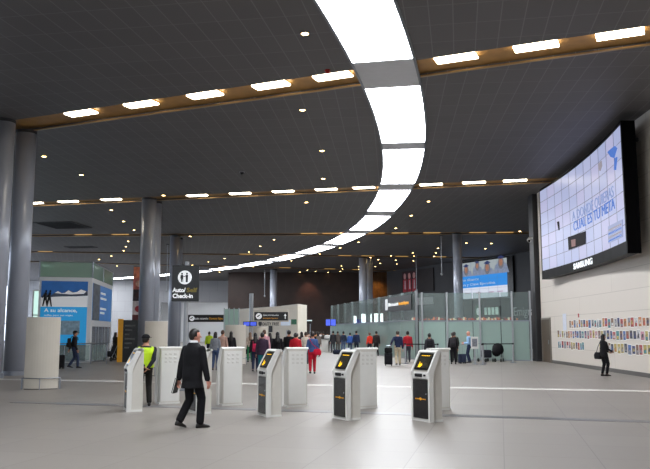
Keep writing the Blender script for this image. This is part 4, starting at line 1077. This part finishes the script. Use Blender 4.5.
# right-hand group by the barrier
P = person('person in dark grey with a black backpack standing behind the last kiosk', 4.85, 35.6, -5, 1.6, top=(58,56,62), legs=(40,42,50), hair=(24,20,20), hstyle='bun', female=True)
backpack('black backpack on the person standing behind the last kiosk', P[1], P[3], (30,30,34), face=-5)
P = person('person in black with a grey backpack standing at the barrier entrance', 6.6, 39.6, -8, 1.64, feet=((-.1,.02,0),(.12,-.06,0)), top=(36,34,38), legs=(26,25,30), hair=(40,28,24), hstyle='tail', female=True)
backpack('dark grey backpack on the person at the barrier entrance', P[1], P[3], (52,50,54), face=-8)
person('person in olive grey clothes standing just inside the barrier', 7.15, 42.4, -20, 1.66, top=(62,66,58), legs=(50,52,48), hair=(60,56,52), hands=((-.2,.22,.95),(.2,.22,.95)))
person('bald person in a light blue shirt facing the people at the barrier', 7.78, 41.5, 75, 1.7, top=(150,186,222), legs=(44,52,78), skin='red', hstyle='bald', hands=((-.18,.25,1.05),(.16,.28,1.1)))
suitcase('small dark blue suitcase standing by the people at the barrier', 7.2, 40.4, R(30), h_=.5, m_=cloth((50,58,80)))
# travellers at left
P = person('person in black with a cap and backpack walking beside the advert booth', -11.55, 35.4, -70, 1.72, feet=((-.08,-.18,.04),(.09,.2,0)), hands=((-.24,-.22,.85),(.25,.12,.86)), top=(34,32,36), legs=(52,62,88), hair=(22,18,18), cap=(26,26,30))
backpack('dark brown backpack on the person walking beside the advert booth', P[1], P[3], (44,38,36), face=-70)
suitcase('black rolling suitcase trailing behind the person beside the advert booth', -11.86, 34.7, R(-75))
P = person('long haired person in a dark coat standing near the booth doors', -12.35, 45.2, -30, 1.64, top=(46,40,36), legs=(30,28,32), hair=(26,20,18), hstyle='long', female=True, hem=.7, hands=((-.2,.2,.9),(.2,.2,.9)))
t = thing('stroller', 'dark pushchair beside the long haired person near the booth doors', 'pushchair', (-12.2, 43.9, 0), R(-20))
MB().tube([(0,-.25,.42),(0,-.05,.38),(0,.18,.48),(0,.28,.8)], [.16,.18,.18,.14], 12).build('seat', cloth((30,30,36)), t, True)
for sx in (-1, 1):
    MB().tube([(sx*.2,-.32,.12),(sx*.2,0,.5),(sx*.2,.35,.98)], .014, 8).build('side_frame', steel, t); MB().tube([(sx*.2,.32,.12),(sx*.2,0,.5)], .014, 8).build('rear_strut', steel, t)
    for yy3 in (-.32,.32): MB().cyl((sx*.22-.02,yy3,.11), (sx*.22+.02,yy3,.11), .11, n=16).build('wheel', rubber, t)
MB().tube([(-.2,.35,.98),(.2,.35,.98)], .016, 8).build('push_handle', rubber, t)
# the crowd in the middle
person('person in a grey top and blue jeans beside the suited person', -4.8, 33.6, -10, 1.66, top=(130,134,142), legs=(66,82,116), hair=(26,20,18), hstyle='bob', female=True)
person('person in a beige pink top standing behind the grey topped one', -4.75, 35.6, -25, 1.74, top=(196,160,146), legs=(120,100,90), hair=(70,46,34))
person('person in a black jacket at the edge of the whitish round board', -4.6, 37.6, 0, 1.68, top=(36,34,38), legs=(40,40,48), hair=(26,22,20), hstyle='long', female=True)
person('person in a neon yellow jacket far behind the suited person', -7.7, 51.0, 0, 1.68, top=(190,216,50), legs=(46,48,60), hair=(40,30,26))
P = person('long haired person with a pink backpack walking beside the dark purple jacket', -2.92, 32.2, 5, 1.62, feet=((-.09,-.12,.02),(.09,.12,0)), top=(40,34,40), legs=(46,52,76), hair=(20,16,16), hstyle='long', female=True)
backpack('bright pink backpack on the long haired person in the crowd', P[1], P[3], (196,46,86), w_=.26, h_=.36, z=1.08, face=5, yb=-.225)
person('person in a dark purple jacket and teal trousers amid the crowd', -2.5, 30.6, -5, 1.63, feet=((-.1,.03,0),(.1,-.05,0)), top=(58,44,62), legs=(36,116,126), hair=(26,20,22), jacket=True)
P = person('person in a beige top and green trousers near the sign pole', -4.15, 42.5, 20, 1.64, top=(196,180,166), legs=(48,126,84), hair=(120,92,70), hstyle='long', female=True, skin='light')
handbag('black handbag carried by the person in green trousers', P[1], P[3], (24,24,26), (-.36,.02,.78), 20, .36, .3)
person('person in a pale pink top behind the dark purple jacket', -2.85, 36.0, -10, 1.76, top=(214,160,170), legs=(90,80,90), hair=(90,64,50), skin='light')
person('person in black with dark hair standing at the middle of the crowd', -2.05, 33.2, 5, 1.66, top=(24,22,26), legs=(26,26,30), hair=(18,15,15), hstyle='long', female=True, hem=.75)
person('tall person in a black coat standing close to the one with dark hair', -1.6, 34.0, -10, 1.74, top=(22,22,25), legs=(24,24,28), hair=(20,17,16), hem=.7)
person('person in a red and black jacket standing behind the middle kiosk', -1.22, 31.8, 0, 1.62, top=(172,30,42), legs=(30,28,32), hair=(30,22,20), vest=None, jacket=True)
P = person('person in a blue denim jacket and red trousers walking away', -.50, 30.6, 2, 1.66, feet=((-.09,-.10,.02),(.09,.10,0)), top=(62,86,134), legs=(186,28,48), hair=(36,26,24), hstyle='short', female=True)
handbag('red shoulder bag slung over the denim jacket person', P[1], P[3], (190,26,52), (.20,-.20,1.03), 2, .30, .24, [(.30,-.19,1.0),(.0,-.205,1.22),(-.13,-.16,1.44),(-.15,.02,1.51)])
person('person in a white top beyond the denim jacket person', -1.0, 40.0, 0, 1.66, top=(206,196,184), legs=(70,72,84), hair=(60,44,36))
person('person in black facing the service desk behind the denim jacket', -.72, 42.0, 10, 1.7, top=(34,34,40), legs=(40,40,48), hair=(26,20,20))
for px, d, hh, tp, lg, lab in ((271,38,1.62,(30,28,34),(34,34,40),'short person in dark clothes between the cream wall and the crowd'),(297,36,1.6,(150,136,120),(60,58,62),'person in a tan top partly behind the red jacket'),(302,45,1.66,(44,40,46),(36,36,42),'person in dark clothes at the end of the cream wall'),(318,52,1.66,(120,110,104),(50,50,58),'person in a grey brown top between the desk and the far queue'),(239,44,1.64,(60,50,48),(50,52,60),'person in dark brown beside the whitish round board')):
    person(lab, (px-325)/FPX/cos(PITCH)*d, d, random.uniform(-30,30), hh, top=tp, legs=lg, hair=(28,22,20), hstyle=random.choice(['short','bob']), female=(hh < 1.63))
# queue far back by the frosted glass
Q = [(327.4,64,(228,226,226),(60,60,66),1.66,'person in a white shirt in the far queue, nearest the blue monitor',(40,30,28)), (333,62,(50,50,54),(66,66,72),1.74,'person in charcoal next to the white shirt in the far queue',(26,22,20)), (337.5,63,(98,90,86),(90,84,80),1.72,'person in brownish grey in the far queue',(50,38,32)),
     (343.2,61,(44,52,70),(88,104,136),1.70,'person in slate blue with pale jeans in the far queue',(28,24,22)), (349.6,60,(60,96,170),(56,70,100),1.60,'person in bright blue in the far queue',(24,20,20)), (355.8,58,(40,52,84),(44,50,66),1.74,'broad person in navy at the front of the far queue',(30,24,22)),
     (369,55,(236,70,50),(60,60,70),1.62,'person in an orange red shirt standing apart by the frosted glass',(120,96,84)), (375.5,53.5,(50,42,42),(44,38,40),1.72,'person in dark brown beside the orange red shirt',(30,24,22))]
for px, d, tp, lg, hh, lab, hr in Q:
    x = (px-325)/FPX/cos(PITCH)*d
    person(lab, x, d, random.uniform(-25,25), hh, top=tp, legs=lg, hair=hr, short=False, feet=((-.12,.03,0),(.11,-.04,0)), female=(hh < 1.64))
x = (347-325)/FPX/cos(PITCH)*59.0
o = MB().rbox((-.16,-.07,0), (.16,.07,.42), .03, 2).build('white_carrier_bag', cloth((226,230,236)), None, True); o.location = (x, 59.0, 0); tag(o, 'white carrier bag standing on the floor in the far queue', 'bag')
x = (340-325)/FPX/cos(PITCH)*57
o = MB().rbox((-.55,-.2,0), (.55,.2,.34), .12, 3).build('duffel_bag', cloth((34,40,58)), None, True); o.location = (x, 57, 0); tag(o, 'long dark duffel bag lying on the floor in the far queue', 'bag')
FC = [(302,66,(196,150,110)), (305.5,70,(60,56,60)), (309.5,68,(210,180,160)), (313.5,71,(50,52,64)), (317,67,(214,150,100)), (320.5,70,(226,224,220)), (323.5,68,(90,84,80))]
FN = ['tan','dark grey','pale peach','navy black','orange tan','off white','taupe']
for (px, d, tp), nm in zip(FC, FN):
    x = (px-325)/FPX/cos(PITCH)*d
    person('far person in %s at the end of the hall by the check-in desks' % nm, x, d, random.uniform(-60,60), 1.66, top=tp, legs=(56,56,64), hair=(34,26,24))

# --------------------------------------------------- barrier and small gear
def stanchion(x, y, label):
    t = thing('barrier_post', label, 'barrier post', (x, y, 0), 0, 'belt barrier posts')
    MB().cyl((0,0,0), (0,0,.03), .17, n=20).build('base', steel, t); MB().cyl((0,0,.03), (0,0,1.0), .045, n=14).build('post', pole_grey, t); MB().cyl((0,0,.98), (0,0,1.06), .055, n=14).build('belt_head', black_matt, t)
ST = [(4.2,40.2,'belt barrier post before the receding glass partition'), (5.75,39.2,'belt barrier post beside the person with the grey backpack'), (7.95,38.8,'belt barrier post holding the small white notice'), (8.35,40.6,'belt barrier post at the near corner by the folded trolley'), (10.1,41.3,'belt barrier post at the corner nearest the dark pillar')]
for a in ST: stanchion(*a)
def belt(a, b, label):
    a, b = V(a), V(b); u = (b-a).normalized(); a, b = a+u*.07, b-u*.07; n = V((-u.y,u.x))*.004
    o = MB().prism([a-n, b-n, b+n, a+n], .99, 1.04).build('barrier_belt', cloth((28,30,32))); tag(o, label, 'barrier belt', 'black belts between barrier posts')
belt(ST[0][:2], ST[1][:2], 'black belt stretched between posts behind the last kiosk')
belt(ST[3][:2], ST[4][:2], 'black belt stretched above the folded trolley and bags')
t = thing('notice_stand', 'white upright notice stand with dark screen at the barrier', 'notice stand', (7.72, 39.6, 0), R(-12))
MB().box((-.16,-.14,0), (.16,.14,.03)).build('base', steel, t); MB().box((-.04,-.02,.03), (.04,.02,1.0)).build('stem', pole_grey, t)
q = MB().rbox((-.19,-.05,.78), (.19,-.02,1.4), .015, 2).build('display_frame', white_paint, t); MB().box((-.13,-.056,.9), (.13,-.049,1.3)).build('display_sheet', mat('notice_grey', (110,112,120), .3, vary=.4, scale=12), q)
t = thing('luggage_trolley', 'metal luggage trolley parked under the belt by the glass', 'trolley', (8.95, 42.6, 0), R(20))
mb = MB(); mb.tube([(-.3,-.4,.22),(-.3,.4,.22),(-.3,.5,1.0)], .018, 8); mb.tube([(.3,-.4,.22),(.3,.4,.22),(.3,.5,1.0)], .018, 8); mb.tube([(-.3,.5,1.0),(.3,.5,1.0)], .02, 8)
for k in range(5): mb.tube([(-.3,-.4+.2*k,.22),(.3,-.4+.2*k,.22)], .012, 6)
mb.build('frame', steel, t); 
for sx, sy in ((-1,-1),(1,-1),(-1,1),(1,1)): MB().cyl((sx*.3-.02,sy*.38,.1), (sx*.3+.02,sy*.38,.1), .1, n=14).build('wheel', rubber, t)
o = MB().rbox((-.26,-.25,0), (.26,.25,.42), .08, 3).build('travel_bag', cloth((34,34,44)), None, True); o.location = (8.92, 42.5, .245); tag(o, 'dark travel bag lying on the luggage trolley', 'bag')
t = thing('covered_trolley', 'trolley heaped with black bags under the belt near the pillar', 'trolley', (9.65, 42.9, 0), R(-25))
MB().tube([(0,-.35,.55),(0,0,.72),(0,.35,.62)], [.26,.32,.26], 14).build('bag_heap', cloth((18,18,22)), t, True)
for sx, sy in ((-1,-1),(1,-1),(-1,1),(1,1)): MB().cyl((sx*.22,sy*.3,.1), (sx*.22,sy*.3,.5), .02, n=8).build('leg', steel, t); MB().cyl((sx*.22-.02,sy*.3,.09), (sx*.22+.02,sy*.3,.09), .09, n=12).build('wheel', rubber, t)
# yellow edged information stand and the tall picture banner
t = thing('information_stand', 'black information stand with a bright yellow edge behind the yellow vest', 'information stand', (-11.1, 42.3, 0), R(10))
MB().box((-.32,-.12,0), (-.04,.12,2.36)).build('yellow_edge', yellow, t); bd = MB().box((-.04,-.09,0), (.75,.09,2.3)).build('board', black_gloss, t)
mb = MB()
for k in range(6): mb.box((.06,-.1,.75+k*.24), (.3+.3*((k*7) % 3)/2,-.09,.83+k*.24))
mb.build('listing', mat('listing_grey', (92,94,92), .4, vary=.4), bd)
t = thing('picture_banner', 'tall narrow banner of stacked pictures hanging beside the shiny column', 'banner', (-14.1, 56.0, 0), R(8))
zz = [1.9,2.9,3.9,4.75,5.6,6.4]; cols_ = [(96,40,44),(206,196,196),(52,42,48),(196,110,100),(222,130,96)]
for k in range(5): MB().box((-.02,-.05,zz[k]), (.98,.05,zz[k+1])).build('picture', mat('banner_%d' % k, cols_[k], .5, vary=.4, scale=3), t)
MB().cyl((.48,0,6.4), (.48,0,H-.01), .02, n=8).build('ceiling_hanger', steel, t); MB().cyl((-.05,0,6.42), (1.01,0,6.42), .04, n=8).build('top_bar', steel, t)
for k, (a, b, c_) in enumerate(((.3,.55,(150,40,50)),(.7,.5,(60,30,34)),(.5,.45,(214,170,150)))): MB().ell((.48,-.05,zz[k+1]+.42), (.34,.02,.26), 14, 8).build('picture_figure', mat('banner_fig_%d' % k, c_, .5, vary=.3, scale=5), t)
# metal barrier before the booth
t = thing('metal_barrier', 'low metal and glass barrier in front of the advert booth', 'barrier', (-12.9, 39.6, 0), R(14))
for k in range(5): MB().cyl((-1.6+.8*k,0,0), (-1.6+.8*k,0,1.05), .025, n=8).build('post', steel, t)
for z in (.15,1.05): MB().cyl((-1.6,0,z), (1.6,0,z), .025, n=8).build('rail', steel, t)
for k in range(4): MB().box((-1.55+.8*k,-.008,.2), (-.85+.8*k,.008,.98)).build('glass_pane', clearg, t)
# desks at the far end of the hall
for k, (px, lab) in enumerate(((303.5,'white topped service desk with dark canopy beside the cream wall end'), (321,'second white service desk below the blue monitor'))):
    d = 63; x = (px-325)/FPX/cos(PITCH)*d
    t = thing('service_desk', lab, 'desk', (x, d, 0), 0, 'service desks at the hall end')
    MB().rbox((-.62,-.3,0), (.62,.3,1.05), .02, 1).build('desk', white_paint, t); MB().box((-.68,-.36,1.05), (.68,.36,1.1)).build('desk_top', dark_grey, t)
    if k == 0:
        for sx in (-1, 1): MB().cyl((sx*.58,.2,1.1), (sx*.58,.2,2.3), .04, n=8).build('post', steel, t)
        MB().box((-.7,-.35,2.3), (.7,.35,2.6)).build('canopy', black_matt, t); MB().box((-.72,-.37,2.52), (.72,.37,2.62)).build('canopy_top', mat('canopy_light', (214,226,230), emit=.5, vary=0), t)
# warm wall washer on the brown wall
sp = bpy.data.lights.new('wall_washer', 'SPOT'); sp.energy = 420; sp.color = (1,.45,.3); sp.spot_size = R(75); sp.spot_blend = .8; sp.shadow_soft_size = .2
so = bpy.data.objects.new('wall_washer', sp); C.objects.link(so); q = at_d(308, 274, 100.6); so.location = (q.x, 100.4, H-.3); so.rotation_euler = (R(22), 0, 0)
# unseen glazed facade added along the left side to brighten the far-left ceiling
fz = struct(MB().box((-48.1,34,.4), (-48,118,8.6)).build('added_window', mat('added_daylight_glazing', (226,238,255), emit=4.5, base=(20,22,26))))
mb = MB()
for k in range(29): mb.box((-48.0,34+3*k-.06,0), (-47.85,34+3*k+.06,8.8))
for z in (.3,2.9,5.7,8.6): mb.box((-48.0,34,z-.07), (-47.87,118,z+.07))
mb.build('window_frame', grey_metal, fz)  # mullions and rails of the added unseen facade
# glass balustrade at the edge of the bright opening
a, b = at_d(224, 327, 72), at_d(239, 308, 72)
t = thing('glass_balustrade', 'tall glass screen with slim posts between the bright opening and the cream wall', 'glass screen', (a.x, 72, 0)); L = b.x-a.x
for k in range(4): MB().cyl((L*k/3,0,0), (L*k/3,0,b.z), .05, n=8).build('post', pole_grey, t)
for k in range(3): MB().box((L*k/3+.06,-.02,.1), (L*(k+1)/3-.06,.02,b.z-.1)).build('pane', gpale, t)

sp2 = bpy.data.lights.new('wall_washer', 'SPOT'); sp2.energy = 700; sp2.color = (1,.62,.2); sp2.spot_size = R(80); sp2.spot_blend = .8; sp2.shadow_soft_size = .2
so2 = bpy.data.objects.new('wall_washer', sp2); C.objects.link(so2); so2.location = (6.6, 99.6, H-.3); so2.rotation_euler = (R(28), 0, R(-8))
